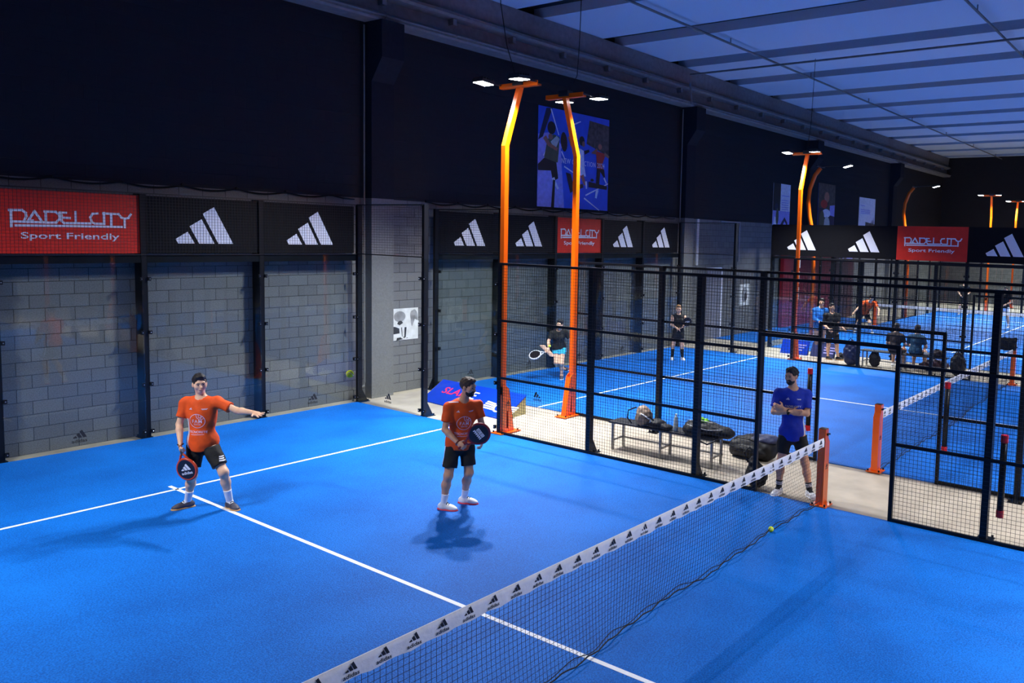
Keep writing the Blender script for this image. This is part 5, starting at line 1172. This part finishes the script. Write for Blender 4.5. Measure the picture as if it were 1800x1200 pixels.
# --- running woman of the second court
P4 = dict(head=(4.80,8.72,1.36),neck=(4.84,8.80,1.18),shR=(4.73,8.92,1.13),shL=(4.98,8.70,1.15),elR=(4.63,8.93,0.94),wrR=(4.545,8.84,0.76),elL=(5.09,8.62,0.96),wrL=(5.10,8.53,0.76),pel=(4.93,8.84,0.76),hipR=(4.88,8.89,0.72),hipL=(4.97,8.78,0.72),knR=(4.78,8.80,0.42),anR=(5.17,8.95,0.25),toR=(5.2,8.80,0.15),knL=(4.86,8.70,0.41),anL=(4.951,8.769,0.088),toL=(4.82,8.66,0.02))
fc = np.array(tocam(P4)); rt = np.cross(fc, [0, 0, 1])*-1
t, sh, bt, K = person(P4, N_(fc-rt*.25), 'person running in black t-shirt and turquoise shorts, behind the fence', M_skin, M_hairk, M_cloth_k, M_turq, M_shoe_g, M_wcloth, (M_skin, .1), vox=.0105, sleeve=.72, hem=.0, short=.36, female=True, hs=.95,
    hands={'R': (N_(-rt*.6+np.array([0, 0, -.6])), fc, fc, 1.2), 'L': (N_([0, 0, -1.]), -rt, fc, .4)}, look=N_(fc-rt*.5+np.array([0, 0, -.35])))
hc = np.array(P4['wrR'])+N_(-rt*.6+np.array([0, 0, -.6]))*.06
rk, P, _ = racket(hc+rt*.03, N_(-rt*.95+np.array([0, 0, -.28])), N_(fc*.6+np.array([0, 0, .8])), 'white and grey racket in the hand of the running player in turquoise shorts', M_print_w, M_rk, None, .98)
# --- standing woman of the second court
P5 = dict(head=(9.62,8.40,1.475),neck=(9.662,8.419,1.30),shR=(9.56,8.55,1.25),shL=(9.76,8.29,1.25),elR=(9.50,8.55,1.02),wrR=(9.50,8.37,0.945),elL=(9.76,8.22,1.03),wrL=(9.57,8.29,0.945),pel=(9.672,8.415,0.80),hipR=(9.62,8.47,0.76),hipL=(9.71,8.35,0.76),knR=(9.566,8.521,0.43),anR=(9.579,8.545,0.085),toR=(9.46,8.48,0.02),knL=(9.72,8.315,0.43),anL=(9.74,8.30,0.085),toL=(9.64,8.18,0.02))
fc = np.array(tocam(P5)); rt = np.cross(fc, [0, 0, 1])*-1
t, sh, bt, K = person(P5, fc, 'fair-haired person in black sleeveless top and skirt standing with hands together behind the fence', M_skin, M_fair, M_cloth_k, M_cloth_k, M_shoe_w, M_wcloth, (M_cloth_k, .7), vox=.0115, sleeveless=True, hem=.0, short=.42, female=True, longhair=1, top_name='tank_top', bottom_name='skirt')
rk, P, _ = racket(np.array(P5['wrL'])-rt*.02+fc*.03, N_(rt*.75+np.array([0, 0, .65])), N_(fc), 'black racket with white marks tucked under the arm of the fair-haired player', M_rk, M_rk, 'x', .85)
lay([(*strokes2d([[(x, -.02), (x+.02, .02)] for x in (-.06, -.03, 0, .03)], .012), (0, 0))], P(0, .34, 0), rt, (0, 0, 1), .02, 'white_lettering', M_print_w, rk)
# --- standing pair by the blue boards
P6 = dict(head=(13.06,5.20,1.57),neck=(13.069,5.181,1.38),shR=(12.95,5.35,1.32),shL=(13.18,5.03,1.32),elR=(12.93,5.36,1.04),wrR=(12.83,5.17,0.93),elL=(13.10,4.98,1.07),wrL=(13.10,4.82,0.95),pel=(13.085,5.159,0.82),hipR=(13.04,5.24,0.78),hipL=(13.136,5.07,0.78),knR=(13.027,5.236,0.43),anR=(13.055,5.25,0.085),toR=(12.99,5.13,0.02),knL=(13.155,5.027,0.43),anL=(13.194,4.99,0.085),toL=(13.169,4.87,0.02))
fc = np.array(tocam(P6)); rt = np.cross(fc, [0, 0, 1])*-1
person(P6, N_(fc+rt*.8), 'person all in black with long shorts holding a racket, standing at the far aisle', M_skin, M_hairk, M_cloth_k, M_cloth_k, M_cloth_k, M_gum, None, vox=.014, sleeve=.7, short=.8, hem=.08)
racket(np.array(P6['wrL'])+rt*.02, N_(rt+np.array([0, 0, -.02])), N_([0, 0, 1.]), 'dark racket held out level by the person in black at the far aisle', M_rk, M_rk, None, 1.)
P7 = dict(head=(13.56,5.73,1.66),neck=(13.601,5.766,1.485),shR=(13.48,5.92,1.41),shL=(13.70,5.63,1.41),elR=(13.44,5.90,1.15),wrR=(13.41,5.72,1.08),elL=(13.68,5.58,1.15),wrL=(13.48,5.60,1.08),pel=(13.596,5.772,0.88),hipR=(13.55,5.85,0.85),hipL=(13.64,5.69,0.85),knR=(13.557,5.83,0.47),anR=(13.597,5.85,0.085),toR=(13.50,5.77,0.02),knL=(13.63,5.68,0.47),anL=(13.66,5.66,0.085),toL=(13.58,5.54,0.02))
person(P7, fc, 'person in bright blue jacket and pale trousers, partly hidden by a fence post', M_skin, M_hairk, M_cyan, pm('pale_trousers', srgb(170, 150, 150), .8), M_shoe_w, M_wcloth, None, vox=.014, sleeve=1.2, trousers=True, hem=.05, top_name='jacket', bottom_name='trousers')
# --- two seated people, backs to the camera
def seated(x, y, top, label, hair, skin=M_skin, pants=M_cloth_k, hat=False):
    J = dict(head=(x+.1, y, 1.17), neck=(x+.05, y, .98), shR=(x+.03, y-.18, .93), shL=(x+.03, y+.18, .93), elR=(x+.1, y-.25, .70), wrR=(x+.33, y-.16, .63), elL=(x+.1, y+.25, .70), wrL=(x+.33, y+.16, .66), pel=(x, y, .55),
             hipR=(x+.03, y-.09, .54), hipL=(x+.03, y+.09, .54), knR=(x+.44, y-.14, .5), anR=(x+.38, y-.15, .085), toR=(x+.55, y-.17, .02), knL=(x+.44, y+.14, .5), anL=(x+.38, y+.15, .085), toL=(x+.55, y+.17, .02))
    return person(J, np.array([1., 0, 0]), label, skin, hair, top, pants, M_shoe_w, M_wcloth, (M_wcloth, .25), vox=.014, sleeve=.7, short=.85, hem=.02, seated=True, hat=hat)
seated(12.66, 3.15, M_maroon, 'person in dark brown shirt seated on the far bench with back turned, the left one', M_hairk)
seated(12.64, 2.57, M_teal, 'person in petrol blue top seated on the far bench with back turned, the right one', M_maroon, hat=True)
# --- players of the third court
P8 = dict(head=(20.35,6.55,1.42),neck=(20.5,6.68,1.27),shR=(20.42,6.88,1.22),shL=(20.62,6.52,1.22),elR=(20.2,7.0,1.02),wrR=(20.05,7.1,.85),elL=(20.5,6.3,1.0),wrL=(20.35,6.25,.85),pel=(20.75,6.95,.82),hipR=(20.72,7.05,.78),hipL=(20.8,6.87,.78),knR=(20.55,7.1,.45),anR=(20.66,7.25,.085),toR=(20.5,7.22,.02),knL=(20.68,6.7,.45),anL=(20.85,6.65,.085),toL=(20.7,6.55,.02))
person(P8, np.array([-.8, -.6, 0]), 'distant person in orange shirt bending forward on the third court', M_skin, M_hairk, M_shirt, M_cloth_k, M_shoe_w, M_wcloth, (M_wcloth, .35), vox=.016)
def standing(x, y, h, face, label, **k):
    f = N_([face[0], face[1], 0]); s = np.array([-f[1], f[0], 0]); q = h/1.78; b0 = np.array([x, y, 0.])
    A = lambda fx, sx, z: tuple(b0+f*fx*q+s*sx*q+np.array([0, 0, z*q]))
    J = dict(head=A(.03, 0, 1.64), neck=A(0, 0, 1.45), shR=A(0, -.19, 1.4), shL=A(0, .19, 1.4), elR=A(.02, -.27, 1.13), wrR=A(.2, -.16, .98), elL=A(.02, .27, 1.13), wrL=A(.22, .12, 1.02), pel=A(-.02, 0, .9), hipR=A(-.02, -.09, .86), hipL=A(-.02, .09, .86), knR=A(.04, -.15, .47), anR=A(-.02, -.18, .085/q), toR=A(.14, -.2, .02), knL=A(.04, .15, .47), anL=A(-.02, .18, .085/q), toL=A(.14, .2, .02))
    return person(J, f, label, k.pop('skin', M_skin), k.pop('hair', M_hairk), k.pop('top', M_cloth_k), k.pop('bottom', M_cloth_k), M_shoe_w, M_wcloth, (M_wcloth, .3), vox=.018, **k)
standing(33.2, 6.3, 1.8, (-1, -.3), 'distant person in dark shirt at the far end of the third court')
standing(27.8, 3.3, 1.8, (-1, .2), 'distant person in dark shirt and white shorts beyond the far net', bottom=M_wcloth)
# balls
tball((-5.853, 2.0, 2.256), 'yellow tennis ball in mid-air in front of the back wall corner')
tball((-1.33, .10, .046), 'yellow tennis ball resting on the bottom cord of the near net')
tball((4.24, 8.55, .90), 'yellow tennis ball in the air beside the running player')
tball((3.83, .14, .046), 'yellow tennis ball on the turf by the second court net')

# ------------------------------------------------------------------ repeats share a group
GR = {'advertising_banner': 'advertising banners above the court walls', 'floodlight_mast': 'orange floodlight masts', 'tennis_ball': 'yellow tennis balls', 'ball_tube': 'black ball tubes on the fences',
      'net_post': 'orange-red net posts', 'padel_net': 'padel nets', 'court_side_fence': 'court side fences', 'padel_racket': 'padel rackets', 'slatted_bench': 'slatted benches', 'wall_poster': 'posters on the wall',
      'wall_photo': 'small photographs on the wall', 'power_cable': 'cables hanging to the masts', 'floor_board': 'low blue advertising boards', 'wall_cable': 'cables along the wall', 'ceiling_pipe': 'pipes under the ceiling', 'service_pipe': 'service pipes on the pillars'}
for o in bpy.data.objects:
    if o.parent is None and 'label' in o.keys():
        k = o.name.split('.')[0]
        if k in GR: o['group'] = GR[k]
